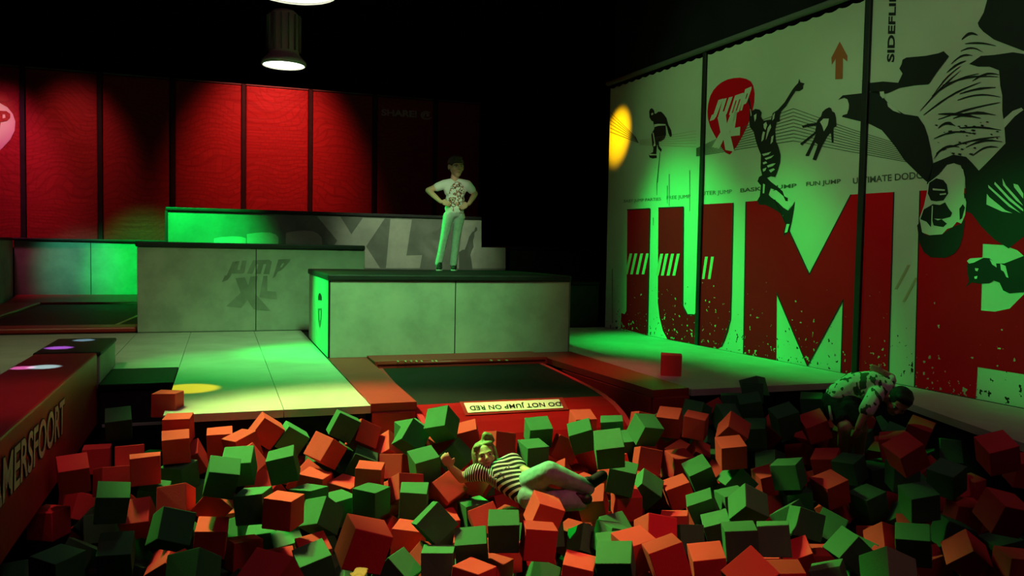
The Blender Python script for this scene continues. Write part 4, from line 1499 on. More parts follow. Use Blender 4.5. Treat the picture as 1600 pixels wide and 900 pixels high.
# --- the child bending over by the printed wall
ch = thing('person', D(1322, 690, 5.95), 'child in white leaf-print shirt and black shorts bending over near the printed wall', 'person')
chh = D(1404, 628, 5.80)
CR = 23.0 * 5.8 / F_PX
cup = (D(1409, 612, 5.62) - D(1394, 620, 5.86)).normalized()
cfw = D(1375, 650, 5.75) - chh
hs, CP, crot = head_shape(chh, (D(1416, 618, 5.70) - D(1388, 640, 5.85)).normalized(), (D(1396, 668, 5.70) - chh).normalized(), CR)
body = hs + limb([(D(1391, 622, 5.85), .045), (D(1380, 614, 5.88), .055)])
body += limb([(D(1308, 626, 6.0), .095), (D(1345, 606, 5.95), .095), (D(1380, 610, 5.9), .08)])
cs1, ce1, cw1 = D(1368, 618, 5.82), D(1353, 643, 5.72), D(1341, 667, 5.74)
cs2, ce2, cw2 = D(1384, 604, 5.98), D(1392, 590, 6.02), D(1378, 581, 6.0)
body += limb([(cs1, .045), (ce1, .034), (cw1, .023)]) + limb([(cs2, .045), (ce2, .034), (cw2, .023)])
body += hand_shape(cw1, D(1337, 682, 5.76) - cw1, RIGHT, FWD, .72, .5) + hand_shape(cw2, D(1366, 576, 5.98) - cw2, UP, FWD, .72, .3)
cl1 = [D(1306, 634, 5.97), D(1320, 666, 5.86), D(1316, 706, 6.02), D(1316, 722, 6.0)]
cl2 = [D(1326, 636, 5.92), D(1345, 668, 5.84), D(1343, 706, 6.0), D(1344, 722, 5.98)]
for l_ in (cl1, cl2):
    body += limb([(l_[0], .075), (l_[1], .050), (l_[2], .036), (l_[3], .034)])
remesh('body', body, [PM['skin']], .0068, 3, parent=ch)
sh = limb([(D(1312, 618, 5.99), .102), (D(1335, 605, 5.96), .112), (D(1360, 602, 5.93), .108), (D(1380, 608, 5.9), .085)])
sh += limb([(D(1372, 610, 5.88), .062), (cs1, .062), (cs1.lerp(ce1, .9), .056)]) + limb([(D(1380, 606, 5.92), .06), (cs2, .055), (cs2.lerp(ce2, .7), .05)])
remesh('shirt', sh, [PM['leaf_shirt']], .0078, 4, parent=ch)
so = limb([(D(1306, 628, 6.0), .104), (D(1326, 628, 5.95), .10)])
for l_ in (cl1, cl2):
    so += limb([(l_[0], .086), (l_[0].lerp(l_[1], .62), .072)])
remesh('shorts', so, [PM['black']], .0078, 4, parent=ch)
b = MB()
pa, pb_ = D(1295.5, 634, 5.90), D(1299.5, 657, 5.86)
b.tube(pa, pb_, .008, PM['sole'], .010, 8)
b.build('side_stripe', ch)
hr = [ell(CP(0, -.20, .26), .82 * CR, .88 * CR, .84 * CR, crot), ell(CP(0, -.40, -.1), .72 * CR, .6 * CR, .6 * CR, crot), ell(CP(0, .28, .72), .6 * CR, .4 * CR, .3 * CR, crot)]
remesh('hair', hr, [PM['black_hair']], .008, 3, parent=ch)
face_parts(ch, CP, crot, CR, PM | {'hair': PM['black_hair']})
for l_ in (cl1, cl2):
    shoe('shoe', l_[3] + Vector((-.02, .03, -.06)), l_[3] + Vector((.06, -.14, -.08)), ch, .036, .06)

# --- the hand that throws the cube at the bottom edge
hn = thing('person', D(562, 960, 2.95), 'raised hand at the bottom edge under the red cube in mid-air', 'person')
wr = D(560, 906, 2.92)
body = limb([(D(556, 1010, 2.75), .038), (D(558, 950, 2.85), .030), (wr, .021)]) + hand_shape(wr, D(566, 884, 2.99) - wr, -RIGHT, FWD, .62, .45)
remesh('body', body, [PM['skin']], .0055, 3, parent=hn)

# ------------------------------------------------------------------ foam cubes
# colour, centre, rotation quaternion (w, x, y, z)
CUBES = [
    ('r', -0.769, 5.943, -0.282, 0.999, -0.015, 0.013, 0.036),
    ('r', -0.545, 5.666, -0.226, 0.615, -0.787, -0.028, 0.033),
    ('r', -0.414, 5.171, -0.171, 0.681, -0.732, -0.035, 0.017),
    ('r', -0.622, 5.437, -0.299, 0.585, -0.780, -0.145, 0.170),
    ('g', -0.559, 4.883, -0.272, 0.987, 0.141, 0.065, 0.050),
    ('g', -0.379, 5.232, -0.365, 0.763, -0.639, 0.085, 0.047),
    ('r', -0.816, 5.346, -0.215, 0.820, -0.563, -0.078, 0.068),
    ('r', -0.923, 6.055, -0.596, 0.998, -0.018, 0.059, 0.012),
    ('r', -0.957, 5.413, -0.518, 0.007, 0.248, 0.969, -0.009),
    ('r', -0.807, 5.790, -0.771, 0.987, 0.118, -0.111, -0.017),
    ('g', -0.717, 4.264, -0.393, 0.906, 0.041, -0.015, 0.421),
    ('g', -1.083, 4.914, -0.648, 0.512, -0.752, -0.264, 0.321),
    ('g', -0.531, 4.821, -0.539, 0.970, 0.243, 0.004, -0.016),
    ('g', -0.549, 5.888, -0.804, 0.959, 0.083, -0.247, 0.116),
    ('r', -0.235, 4.961, -0.320, 0.043, 0.145, 0.959, -0.238),
    ('r', -0.021, 4.936, -0.345, 0.710, -0.600, 0.336, 0.152),
    ('g', -0.234, 4.372, -0.283, 0.089, 0.544, 0.780, -0.297),
    ('r', -0.444, 5.043, -0.422, 0.039, 0.073, 0.901, -0.426),
    ('r', -0.047, 4.711, -0.458, 0.065, -0.005, -0.769, 0.636),
    ('g', -0.111, 3.790, -0.299, 0.052, 0.305, 0.902, -0.302),
    ('r', -0.261, 4.817, -0.634, 0.090, 0.391, 0.752, -0.522),
    ('r', 0.154, 5.275, -0.523, 0.864, -0.024, -0.247, 0.438),
    ('r', 0.327, 4.584, -0.305, 0.021, -0.269, -0.963, 0.006),
    ('g', 0.496, 4.926, -0.369, 0.014, 0.391, 0.920, -0.033),
    ('g', 0.679, 4.993, -0.449, 0.009, -0.515, -0.857, -0.030),
    ('g', 0.546, 4.714, -0.401, 0.024, -0.438, -0.827, 0.350),
    ('r', 0.169, 2.979, -0.057, 0.378, -0.109, -0.282, 0.875),
    ('r', 0.129, 4.797, -0.597, 0.990, -0.066, 0.019, 0.122),
    ('g', 0.375, 4.846, -0.609, 0.088, 0.045, 0.793, -0.601),
    ('r', 0.487, 4.559, -0.563, 0.815, -0.570, -0.103, 0.029),
    ('g', 0.472, 4.364, -0.541, 0.143, 0.040, 0.782, -0.605),
    ('g', 0.905, 5.087, -0.520, 0.028, 0.602, 0.714, -0.357),
    ('g', 0.857, 4.850, -0.374, 0.015, -0.375, -0.927, -0.002),
    ('r', 1.094, 4.987, -0.365, 0.123, 0.607, 0.755, -0.213),
    ('g', 1.093, 4.752, -0.363, 0.745, -0.652, 0.104, -0.096),
    ('r', 1.371, 4.995, -0.391, 0.855, 0.446, -0.146, 0.223),
    ('g', 1.249, 5.132, -0.257, 0.024, -0.662, -0.731, -0.162),
    ('r', 1.131, 5.472, -0.348, 0.005, 0.327, 0.933, -0.148),
    ('r', 1.118, 5.710, -0.285, 0.745, -0.046, -0.449, 0.492),
    ('g', 1.246, 5.563, -0.153, 0.035, -0.625, -0.776, -0.070),
    ('g', 1.475, 5.202, -0.238, 0.075, 0.456, 0.580, -0.671),
    ('g', 1.208, 5.339, -0.125, 0.043, -0.614, -0.679, 0.400),
    ('r', 1.424, 5.411, -0.183, 0.816, -0.555, -0.137, -0.082),
    ('r', 1.620, 5.428, -0.165, 0.765, -0.617, -0.004, -0.186),
    ('g', 1.393, 5.249, -0.023, 0.024, -0.385, -0.830, 0.402),
    ('g', 1.657, 5.283, -0.461, 0.601, -0.758, -0.162, 0.194),
    ('g', 1.094, 5.697, -0.568, 0.577, -0.733, -0.221, 0.285),
    ('r', 1.260, 5.290, -0.444, 0.602, -0.780, -0.076, 0.151),
    ('r', 0.878, 5.051, -0.293, 0.029, -0.161, -0.986, -0.024),
    ('r', 0.758, 5.234, -0.432, 0.041, -0.367, -0.927, -0.065),
    ('r', 0.560, 5.259, -0.374, 0.086, -0.250, -0.964, -0.030),
    ('r', 0.643, 5.730, -0.486, 0.086, -0.631, -0.757, -0.147),
    ('g', 0.361, 5.096, -0.187, 0.029, 0.135, 0.747, -0.651),
    ('g', 0.178, 4.708, -0.301, 0.061, 0.206, 0.977, -0.008),
    ('g', 0.105, 4.984, -0.145, 0.028, -0.095, -0.825, 0.556),
    ('g', 0.008, 4.784, -0.149, 0.079, 0.077, -0.807, 0.580),
    ('r', 0.145, 5.358, -0.229, 0.013, 0.431, 0.657, -0.619),
    ('r', 0.135, 5.589, -0.172, 0.953, 0.010, -0.134, 0.270),
    ('r', -0.183, 5.728, -0.271, 0.108, 0.174, 0.818, -0.538),
    ('r', -0.002, 5.754, -0.174, 0.998, 0.059, -0.025, -0.011),
    ('r', -0.265, 5.547, -0.137, 0.760, -0.650, -0.024, 0.002),
    ('g', -0.241, 5.518, -0.317, 0.020, 0.310, 0.947, 0.085),
    ('g', -0.152, 5.624, -0.480, 0.049, 0.425, 0.903, 0.034),
    ('r', 0.292, 5.754, -0.112, 0.693, -0.649, 0.185, 0.251),
    ('r', 0.263, 5.739, -0.333, 0.082, -0.116, -0.988, -0.053),
    ('r', 0.443, 5.740, -0.386, 0.044, -0.150, -0.987, -0.021),
    ('g', 0.457, 5.759, -0.184, 0.689, -0.666, 0.186, 0.219),
    ('g', 0.817, 5.751, -0.349, 0.699, -0.642, 0.174, 0.264),
    ('g', 0.797, 5.648, -0.090, 0.682, -0.690, 0.181, 0.158),
    ('r', 0.648, 5.415, -0.191, 0.208, -0.409, -0.862, 0.213),
    ('r', 0.946, 5.724, -0.182, 0.005, 0.577, 0.756, -0.309),
    ('g', 0.912, 5.556, -0.331, 0.753, -0.617, 0.208, 0.096),
    ('g', 0.661, 5.626, -0.278, 0.046, 0.330, 0.869, -0.365),
    ('r', -0.259, 5.752, -0.066, 0.013, 0.070, 0.997, 0.017),
    ('r', -0.346, 6.141, 0.030, 0.003, -0.157, -0.988, 0.004),
    ('g', -0.655, 6.110, -0.087, 0.843, -0.536, -0.042, 0.027),
    ('r', 1.821, 5.323, -0.204, 0.030, 0.595, 0.790, -0.143),
    ('r', 2.167, 5.317, -0.393, 0.109, -0.627, -0.744, 0.205),
    ('g', 2.155, 5.430, -0.166, 0.822, -0.565, 0.008, -0.073),
    ('r', 2.363, 5.299, -0.485, 0.023, -0.559, -0.829, 0.007),
    ('g', 2.029, 5.201, -0.257, 0.050, -0.666, -0.743, -0.053),
    ('r', 2.329, 5.359, -0.277, 0.647, -0.723, 0.233, 0.069),
    ('r', 2.541, 5.316, -0.331, 0.221, -0.595, -0.599, 0.488),
    ('g', 2.372, 5.151, -0.143, 0.773, -0.587, -0.001, -0.240),
    ('r', 2.523, 5.474, -0.132, 0.794, -0.605, 0.035, -0.049),
    ('g', 2.749, 5.435, -0.174, 0.718, -0.658, 0.115, -0.195),
    ('g', 2.750, 5.246, -0.255, 0.063, -0.778, -0.605, -0.155),
    ('g', 2.163, 4.310, -0.017, 0.844, -0.498, 0.042, -0.195),
    ('r', 2.605, 5.113, -0.370, 0.100, 0.468, 0.878, -0.015),
    ('g', 2.368, 4.531, -0.266, 0.742, -0.608, 0.242, -0.148),
    ('r', 2.423, 4.567, -0.444, 0.760, -0.638, 0.056, -0.107),
    ('r', 2.387, 5.086, -0.500, 0.931, 0.102, 0.059, 0.344),
    ('r', 2.199, 4.584, -0.427, 0.095, -0.285, -0.785, 0.541),
    ('g', 2.455, 4.836, -0.598, 0.546, -0.832, -0.056, 0.083),
    ('r', 2.290, 4.651, -0.626, 0.159, -0.440, -0.487, 0.738),
    ('r', 2.076, 4.607, -0.645, 0.013, 0.445, 0.893, 0.061),
    ('r', 1.747, 4.283, -0.353, 0.764, -0.621, 0.159, 0.070),
    ('r', 1.581, 3.953, -0.386, 0.688, -0.713, 0.124, -0.041),
    ('g', 2.033, 4.545, -0.837, 0.954, 0.003, 0.108, -0.281),
    ('r', 1.737, 4.285, -0.665, 0.030, -0.169, -0.776, 0.607),
    ('r', 1.835, 4.000, -0.610, 0.744, -0.614, 0.218, -0.148),
    ('g', 1.651, 4.457, -0.807, 0.550, -0.818, -0.047, 0.162),
    ('r', 1.521, 4.317, -0.586, 0.999, -0.034, 0.001, -0.013),
    ('g', 1.417, 4.038, -0.345, 0.765, -0.623, 0.095, -0.134),
    ('r', 1.695, 4.736, -0.560, 0.016, -0.422, -0.906, -0.020),
    ('r', 1.837, 5.265, -0.632, 0.536, -0.838, -0.102, 0.016),
    ('g', 1.501, 4.845, -0.515, 0.029, 0.664, 0.747, 0.013),
    ('r', 1.348, 4.452, -0.597, 0.987, -0.023, -0.039, -0.154),
    ('g', 1.262, 4.110, -0.450, 0.775, -0.612, 0.057, -0.149),
    ('r', 1.392, 4.147, -0.618, 0.024, -0.444, -0.896, 0.011),
    ('r', 1.207, 3.892, -0.535, 0.043, -0.443, -0.895, 0.004),
    ('g', 1.252, 4.301, -0.696, 0.092, 0.371, 0.728, -0.570),
    ('g', 1.063, 4.053, -0.492, 0.987, -0.049, 0.004, -0.154),
    ('r', 1.100, 5.051, -0.817, 0.002, 0.285, 0.958, -0.039),
    ('r', 1.010, 4.515, -0.512, 0.973, 0.023, 0.044, -0.226),
    ('g', 1.095, 4.257, -0.344, 0.556, -0.716, 0.348, 0.238),
    ('r', 1.308, 4.853, -0.580, 0.708, 0.059, -0.069, 0.700),
    ('g', 0.879, 4.190, -0.566, 0.047, 0.512, 0.497, -0.700),
    ('r', 3.101, 5.211, -0.095, 0.054, 0.348, 0.922, 0.159),
    ('r', 3.377, 5.296, -0.151, 0.263, -0.236, -0.714, 0.604),
    ('g', 3.579, 5.605, -0.130, 0.435, -0.262, -0.476, 0.718),
    ('r', 3.775, 5.696, -0.156, 0.490, -0.850, -0.193, 0.011),
    ('g', 4.198, 5.709, 0.029, 0.113, 0.482, 0.851, -0.174),
    ('g', 3.986, 5.727, -0.096, 0.653, -0.694, 0.202, -0.225),
    ('g', 3.745, 5.437, -0.145, 0.874, -0.484, 0.039, -0.038),
    ('g', 4.064, 5.547, 0.022, 0.616, -0.722, 0.238, -0.206),
    ('g', 3.936, 5.396, -0.058, 0.764, -0.579, 0.066, -0.277),
    ('g', 3.788, 5.124, -0.197, 0.927, 0.140, -0.103, -0.331),
    ('r', 3.401, 4.855, -0.100, 0.861, -0.390, 0.325, -0.037),
    ('r', 3.175, 4.550, -0.165, 0.023, -0.805, -0.577, -0.133),
    ('r', 3.983, 5.213, -0.224, 0.815, -0.419, 0.390, -0.092),
    ('g', 3.260, 4.592, -0.373, 0.707, -0.302, -0.253, 0.587),
    ('g', 3.522, 5.136, -0.375, 0.803, -0.497, 0.103, -0.312),
    ('g', 3.105, 4.802, -0.368, 0.079, 0.756, 0.590, 0.272),
    ('g', 3.744, 5.742, -0.426, 0.075, -0.638, -0.745, 0.181),
    ('r', 3.485, 5.670, -0.482, 0.077, 0.650, 0.725, 0.213),
    ('r', 3.206, 5.432, -0.486, 0.580, -0.807, -0.052, 0.098),
    ('r', 3.166, 5.173, -0.401, 0.768, -0.640, -0.012, -0.008),
    ('r', 2.799, 4.994, -0.304, 0.004, 0.778, 0.605, -0.171),
    ('r', 2.733, 4.926, -0.455, 0.003, 0.705, 0.679, -0.206),
    ('g', 2.643, 4.723, -0.417, 0.842, -0.429, 0.326, 0.014),
    ('r', 2.869, 4.689, -0.448, 0.112, 0.787, 0.588, 0.149),
    ('g', 2.843, 4.344, -0.446, 0.942, 0.015, -0.220, -0.254),
    ('r', 2.941, 4.492, -0.573, 0.053, 0.352, 0.915, -0.189),
    ('r', 2.642, 4.340, -0.540, 0.958, -0.054, -0.026, -0.279),
    ('r', 2.144, 3.716, -0.328, 0.094, 0.697, 0.649, -0.289),
    ('r', 1.952, 3.586, -0.345, 0.748, -0.660, -0.062, -0.036),
    ('r', 2.013, 3.378, -0.319, 0.652, -0.731, -0.022, -0.199),
    ('g', 2.141, 4.199, -0.517, 0.702, -0.698, 0.050, 0.133),
    ('g', 2.020, 3.949, -0.496, 0.052, -0.149, -0.784, 0.601),
    ('g', 1.776, 3.441, -0.351, 0.769, -0.574, 0.115, -0.256),
    ('g', 2.051, 4.369, -0.593, 0.049, 0.619, 0.709, -0.333),
    ('g', 2.532, 4.050, -0.518, 0.553, -0.830, 0.020, 0.067),
    ('g', 2.835, 4.165, -0.520, 0.711, -0.642, 0.048, -0.283),
    ('g', 3.062, 4.352, -0.437, 0.704, -0.701, 0.009, -0.111),
    ('g', 2.930, 4.008, -0.341, 0.109, 0.622, 0.631, -0.451),
    ('g', 2.595, 3.609, -0.374, 0.672, -0.699, 0.130, -0.207),
    ('g', 2.775, 3.563, -0.363, 0.193, -0.236, -0.596, 0.743),
    ('r', 2.051, 2.767, -0.189, 0.063, 0.273, 0.238, -0.930),
    ('r', 2.300, 3.461, -0.413, 0.079, -0.200, -0.742, 0.635),
    ('r', 2.931, 3.829, -0.619, 0.165, -0.303, -0.706, 0.619),
    ('r', 3.384, 3.939, -0.699, 0.975, 0.037, -0.036, -0.218),
    ('r', 2.529, 3.153, -0.408, 0.691, -0.684, 0.130, -0.195),
    ('g', 3.022, 3.412, -0.560, 0.908, -0.103, -0.144, -0.379),
    ('g', 3.335, 3.623, -0.505, 0.290, 0.697, 0.595, 0.276),
    ('g', 2.780, 2.781, -0.254, 0.056, 0.656, 0.659, -0.363),
    ('r', 3.890, 4.002, -0.636, 0.401, -0.433, -0.443, 0.675),
    ('r', 3.772, 3.605, -0.450, 0.196, -0.317, -0.702, 0.607),
    ('g', 3.491, 3.331, -0.391, 0.713, -0.577, 0.203, -0.343),
    ('r', 3.718, 4.230, -0.368, 0.039, 0.713, 0.681, 0.162),
    ('g', 4.037, 4.410, -0.301, 0.104, 0.553, 0.824, 0.071),
    ('r', 4.028, 4.625, -0.321, 0.133, 0.440, 0.882, 0.104),
    ('r', 4.195, 5.109, -0.398, 0.027, 0.533, 0.821, -0.204),
    ('r', 4.341, 5.165, -0.243, 0.153, -0.568, -0.777, 0.224),
    ('g', 3.466, 4.326, -0.268, 0.115, 0.447, 0.887, -0.002),
    ('r', 3.599, 4.705, -0.435, 0.744, -0.649, -0.010, -0.158),
    ('r', 3.355, 4.410, -0.522, 0.542, -0.840, 0.011, 0.037),
    ('g', 3.530, 4.324, -0.454, 0.713, -0.680, 0.049, -0.163),
    ('g', 3.289, 3.945, -0.453, 0.627, -0.745, 0.226, -0.006),
    ('r', 4.839, 4.615, -0.143, 0.755, -0.477, 0.361, -0.269),
    ('r', 4.342, 4.343, -0.151, 0.911, 0.024, -0.111, -0.397),
    ('r', 4.761, 4.864, -0.382, 0.061, 0.503, 0.857, 0.097),
    ('r', 3.810, 3.717, -0.017, 0.755, -0.589, -0.126, -0.259),
    ('g', 4.190, 3.767, -0.206, 0.043, 0.596, 0.786, 0.162),
    ('g', 4.135, 4.057, -0.255, 0.728, -0.650, 0.123, -0.177),
    ('g', 4.260, 4.398, -0.357, 0.731, -0.670, 0.019, -0.124),
    ('g', 3.947, 4.138, -0.447, 0.082, 0.689, 0.709, 0.124),
    ('r', 4.171, 3.416, 0.040, 0.020, 0.814, 0.533, 0.230),
    ('r', 4.493, 3.499, -0.105, 0.756, -0.607, 0.167, -0.180),
    ('r', 4.847, 4.134, -0.427, 0.051, 0.697, 0.715, 0.035),
    ('r', 3.795, 3.063, -0.158, 0.292, 0.592, 0.565, -0.495),
    ('r', 4.279, 3.716, -0.418, 0.747, -0.634, 0.171, -0.100),
    ('g', 4.076, 3.614, -0.491, 0.716, -0.657, 0.237, 0.009),
    ('r', 3.838, 3.528, -0.622, 0.027, -0.377, -0.643, 0.666),
    ('r', 3.871, 3.330, -0.484, 0.059, 0.557, 0.647, -0.518),
    ('g', 4.104, 3.304, -0.481, 0.704, -0.687, 0.024, -0.179),
    ('r', 4.017, 3.151, -0.508, 0.721, -0.671, 0.138, -0.100),
    ('g', 3.795, 3.595, -0.265, 0.757, -0.628, 0.043, -0.179),
    ('g', 3.935, 4.974, -0.071, 0.772, -0.595, -0.048, -0.215),
    ('g', 4.309, 5.135, -0.014, 0.711, -0.613, 0.197, -0.283),
    ('r', 4.108, 4.853, -0.107, 0.778, -0.554, -0.038, -0.293),
    ('r', 4.415, 4.910, -0.233, 0.733, -0.537, 0.345, -0.234),
    ('g', 4.934, 4.423, -0.240, 0.599, -0.739, 0.249, -0.183),
    ('g', -0.478, 6.355, -0.443, 0.639, -0.672, -0.315, 0.203),
    ('r', 3.015, 5.448, -0.154, 0.016, -0.742, -0.653, 0.153),
    ('r', 2.948, 5.344, -0.306, 0.047, 0.680, 0.713, -0.164),
    ('g', 2.842, 5.105, -0.114, 0.858, -0.507, 0.043, 0.067),
    ('g', 3.253, 5.500, -0.187, 0.897, -0.330, 0.268, 0.124),
    ('r', 5.157, 5.740, -0.327, 0.322, -0.413, 0.501, 0.689),
    ('r', 5.272, 5.553, -0.257, 0.192, 0.035, 0.266, -0.944),
    ('g', 5.276, 5.310, -0.274, 0.293, -0.312, -0.361, -0.829),
    ('g', 5.135, 5.098, -0.303, 0.053, -0.944, -0.209, 0.251),
    ('g', 3.646, 5.515, -0.368, 0.392, 0.871, 0.038, -0.293),
    ('g', 4.160, 5.608, -0.376, 0.231, -0.327, -0.664, 0.631),
    ('g', 4.498, 5.524, -0.376, 0.723, 0.514, -0.086, 0.453),
    ('r', 4.537, 5.223, -0.376, 0.296, -0.879, -0.106, -0.359),
    ('g', 4.896, 5.236, -0.352, 0.727, 0.611, 0.205, 0.238),
    ('r', 5.148, 5.359, -0.482, 0.384, -0.167, 0.895, -0.151),
    ('r', 3.489, 5.404, -0.420, 0.525, 0.321, 0.785, 0.068),
    ('g', 3.872, 5.043, -0.412, 0.777, 0.023, -0.562, 0.283),
    ('g', 5.032, 4.655, -0.383, 0.690, 0.311, 0.457, 0.467),
    ('r', 0.537, 5.492, -0.401, 0.252, 0.244, -0.255, 0.901),
    ('r', 1.459, 5.229, -0.540, 0.493, -0.010, 0.219, 0.842),
    ('r', 2.153, 5.016, -0.386, 0.184, 0.509, -0.693, -0.477),
    ('r', 2.506, 4.919, -0.383, 0.778, -0.541, -0.306, 0.096),
    ('r', 3.383, 4.966, -0.457, 0.439, 0.745, -0.271, 0.423),
    ('r', 3.826, 4.746, -0.444, 0.685, -0.673, -0.267, -0.086),
    ('r', 4.070, 4.754, -0.497, 0.446, -0.373, 0.461, -0.671),
    ('r', 4.619, 4.046, -0.418, 0.377, -0.316, 0.871, -0.020),
    ('r', 4.690, 4.348, -0.377, 0.043, 0.422, -0.822, -0.379),
    ('r', 0.279, 5.501, -0.443, 0.847, -0.374, -0.377, -0.032),
    ('r', 1.046, 5.278, -0.507, 0.370, -0.508, 0.216, 0.747),
    ('r', 1.598, 5.091, -0.393, 0.221, 0.423, 0.431, -0.766),
    ('g', 3.205, 4.781, -0.549, 0.159, 0.442, 0.882, -0.019),
    ('g', 3.955, 4.549, -0.508, 0.717, -0.058, 0.286, 0.633),
    ('g', 4.242, 4.592, -0.511, 0.763, 0.464, -0.098, -0.439),
    ('g', 4.458, 4.419, -0.558, 0.204, 0.020, -0.189, -0.960),
    ('g', 4.506, 4.233, -0.459, 0.373, 0.270, 0.887, -0.032),
    ('r', -0.821, 5.678, -0.522, 0.757, 0.439, -0.341, -0.344),
    ('r', -0.527, 5.465, -0.509, 0.376, 0.006, -0.916, 0.140),
    ('r', 3.837, 4.311, -0.550, 0.395, 0.419, -0.245, 0.780),
    ('r', 4.294, 4.252, -0.568, 0.353, -0.101, 0.928, 0.065),
    ('r', 4.403, 3.997, -0.466, 0.726, 0.082, 0.399, 0.554),
    ('g', -0.730, 5.487, -0.582, 0.185, -0.771, 0.503, -0.344),
    ('g', -0.660, 5.269, -0.530, 0.116, 0.708, 0.691, -0.086),
    ('r', -0.315, 5.217, -0.601, 0.871, -0.334, 0.351, 0.081),
    ('r', 0.983, 4.823, -0.578, 0.653, 0.132, 0.287, 0.688),
    ('g', 1.117, 5.001, -0.606, 0.478, 0.091, -0.303, -0.819),
    ('r', 1.507, 4.629, -0.494, 0.560, -0.257, -0.774, 0.145),
    ('g', 1.865, 4.496, -0.541, 0.179, 0.680, -0.042, 0.709),
    ('g', 2.260, 4.416, -0.566, 0.454, 0.888, 0.012, 0.066),
    ('g', 3.380, 4.175, -0.509, 0.582, -0.019, -0.702, 0.411),
    ('g', 3.578, 4.068, -0.548, 0.419, -0.211, 0.822, 0.322),
    ('g', 4.085, 3.946, -0.492, 0.094, -0.696, -0.548, 0.454),
    ('r', 4.287, 3.893, -0.583, 0.409, 0.750, -0.428, -0.294),
    ('r', 4.421, 3.693, -0.563, 0.774, 0.432, 0.021, 0.462),
    ('g', 4.607, 3.620, -0.649, 0.612, 0.668, 0.408, -0.113),
    ('g', -0.504, 5.137, -0.653, 0.524, 0.050, 0.451, -0.721),
    ('g', -0.182, 5.014, -0.573, 0.834, -0.453, -0.254, -0.186),
    ('g', 0.054, 5.043, -0.586, 0.486, 0.242, -0.776, -0.321),
    ('g', 0.248, 5.028, -0.589, 0.416, 0.477, -0.662, 0.401),
    ('g', 0.580, 4.913, -0.673, 0.096, 0.972, 0.097, 0.189),
    ('g', 1.217, 4.640, -0.549, 0.352, 0.716, -0.461, -0.389),
    ('g', 1.666, 4.503, -0.592, 0.492, -0.287, 0.712, -0.410),
    ('r', 3.760, 3.800, -0.570, 0.875, 0.450, 0.123, -0.130),
    ('g', -0.758, 5.065, -0.619, 0.283, 0.642, -0.710, -0.057),
    ('r', 0.308, 4.622, -0.644, 0.574, -0.425, -0.594, 0.368),
    ('g', 0.604, 4.703, -0.723, 0.253, 0.240, -0.141, -0.926),
    ('r', 3.164, 3.828, -0.616, 0.011, 0.341, 0.738, -0.583),
    ('g', 3.543, 3.788, -0.622, 0.160, -0.846, 0.506, 0.047),
    ('r', 4.119, 3.458, -0.659, 0.444, 0.832, -0.269, 0.194),
    ('g', -0.421, 4.914, -0.725, 0.130, 0.915, -0.375, -0.074),
    ('g', -0.089, 4.675, -0.687, 0.533, 0.120, 0.800, -0.248),
    ('g', 0.664, 4.489, -0.721, 0.522, 0.801, 0.220, -0.192),
    ('r', 1.065, 4.289, -0.577, 0.006, -0.380, 0.782, -0.494),
    ('g', 1.655, 4.095, -0.674, 0.206, 0.134, -0.297, 0.923),
    ('r', 2.170, 3.909, -0.673, 0.614, 0.301, -0.301, -0.665),
    ('g', 3.370, 3.712, -0.738, 0.069, 0.970, 0.164, -0.166),
    ('r', 3.530, 3.578, -0.626, 0.542, -0.611, 0.268, 0.511),
    ('g', 0.101, 4.572, -0.734, 0.346, -0.875, -0.049, -0.334),
]
SIDE = .165


def cube_mesh(seed, m, side=SIDE):
    rr = random.Random(seed)
    h = side / 2
    b = bmesh.new()
    bmesh.ops.create_cube(b, size=side)
    for v in b.verts:
        v.co += Vector((rr.uniform(-1, 1), rr.uniform(-1, 1), rr.uniform(-1, 1))) * .0035
    bmesh.ops.bevel(b, geom=list(b.edges), offset=.0045, segments=2, affect='EDGES', profile=.6)
    me = bpy.data.meshes.new('foam_cube')
    b.to_mesh(me)
    b.free()
    me.materials.append(m)
    return me


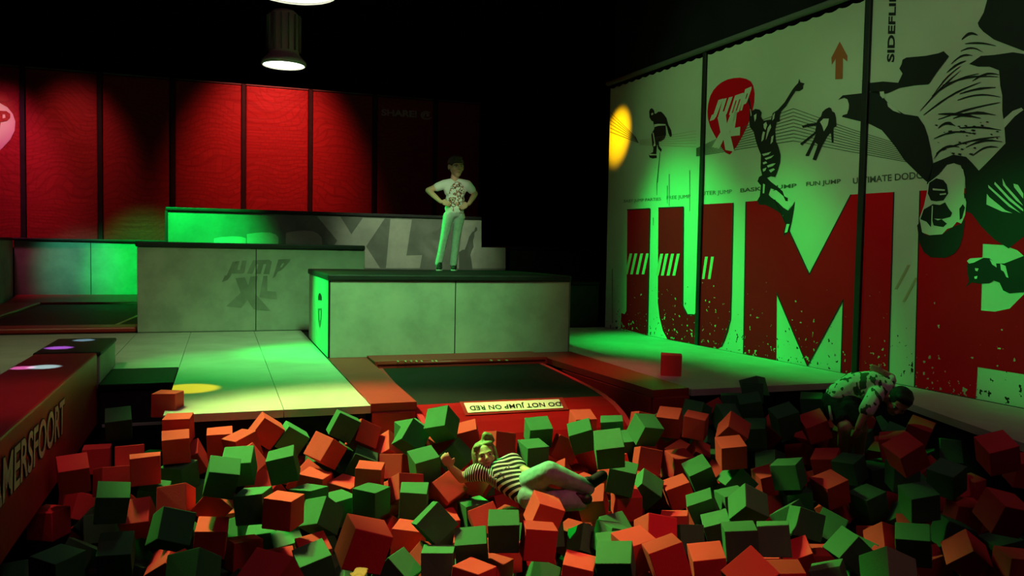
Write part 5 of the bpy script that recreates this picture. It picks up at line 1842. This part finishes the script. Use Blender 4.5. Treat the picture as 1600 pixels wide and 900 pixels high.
VAR = {c: [cube_mesh(i + (0 if c == 'r' else 50), M['foam_' + c]) for i in range(6)] for c in 'rg'}
WORD = {'r': 'red', 'g': 'dark green'}
ORD = ('first second third fourth fifth sixth seventh eighth ninth tenth eleventh twelfth thirteenth fourteenth fifteenth sixteenth seventeenth eighteenth').split()
SECTOR = [(300, 'beside the lettered beam'), (590, 'before left pale deck'), (760, 'left of striped-shirt girl'), (985, 'below curved red cover'), (1240, 'before right pale deck'), (9999, 'below the bending child')]
recs = []
for i, (c, x, y, z, qw, qx, qy, qz) in enumerate(CUBES):
    o = bpy.data.objects.new('foam_cube', VAR[c][i % 6])
    COL.objects.link(o)
    o.rotation_mode = 'QUATERNION'
    o.rotation_quaternion = (qw, qx, qy, qz)
    o.location = (x, y, z)
    px, py = to_px((x, y, z))
    rm = Quaternion((qw, qx, qy, qz)).to_matrix()
    zz = sorted(abs(rm[2][k]) for k in range(3))
    pose = 'flat-lying' if zz[2] > .95 else 'tilted' if zz[2] > .82 else 'edge-up' if zz[0] < .3 else 'corner-up'
    sec = next(s for lim, s in SECTOR if px < lim)
    row = max(0, min(7, int((px * 0 + 915 - py) // 34)))
    recs.append((sec, row, c, px, pose, o))
keyed = {}
for r_ in sorted(recs, key=lambda r: (r[0], r[1], r[2], r[3])):
    keyed.setdefault((r_[0], r_[1], r_[2]), []).append(r_)
for (sec, row, c), lst in keyed.items():
    for k, r_ in enumerate(lst):
        colw = WORD[c].split()[-1]
        which = f'{ORD[k]} {colw} from left' if len(lst) > 1 else f'only {colw} one'
        tag(r_[5], f'{r_[4]} {colw} foam cube {sec}, {which}, {ORD[row]} row from camera', 'foam cube', 'foam cubes in the pit')

# the one thrown in the air, and the one left on the deck
o = bpy.data.objects.new('foam_cube', VAR['r'][2])
COL.objects.link(o)
o.rotation_mode = 'QUATERNION'
o.rotation_quaternion = (0.1459, -0.6763, -0.7171, 0.0839)
o.location = (0.5412, 3.2421, -0.0429)
tag(o, 'large red foam cube in mid-air at the bottom edge, above the raised hand', 'foam cube')
dc = at_z(1052, 588, 0)
o = bpy.data.objects.new('foam_cube', cube_mesh(77, M['foam_r'], .192))
COL.objects.link(o)
fz = math.atan2(RIGHT.y, RIGHT.x)
o.rotation_euler = (0, 0, math.atan2(dc.y - CAM.y, dc.x - CAM.x) - PI / 2 + .02)
o.location = (dc.x + .03, dc.y + .096, .0965)
tag(o, 'single red foam cube lying by itself on the right pale deck', 'foam cube')
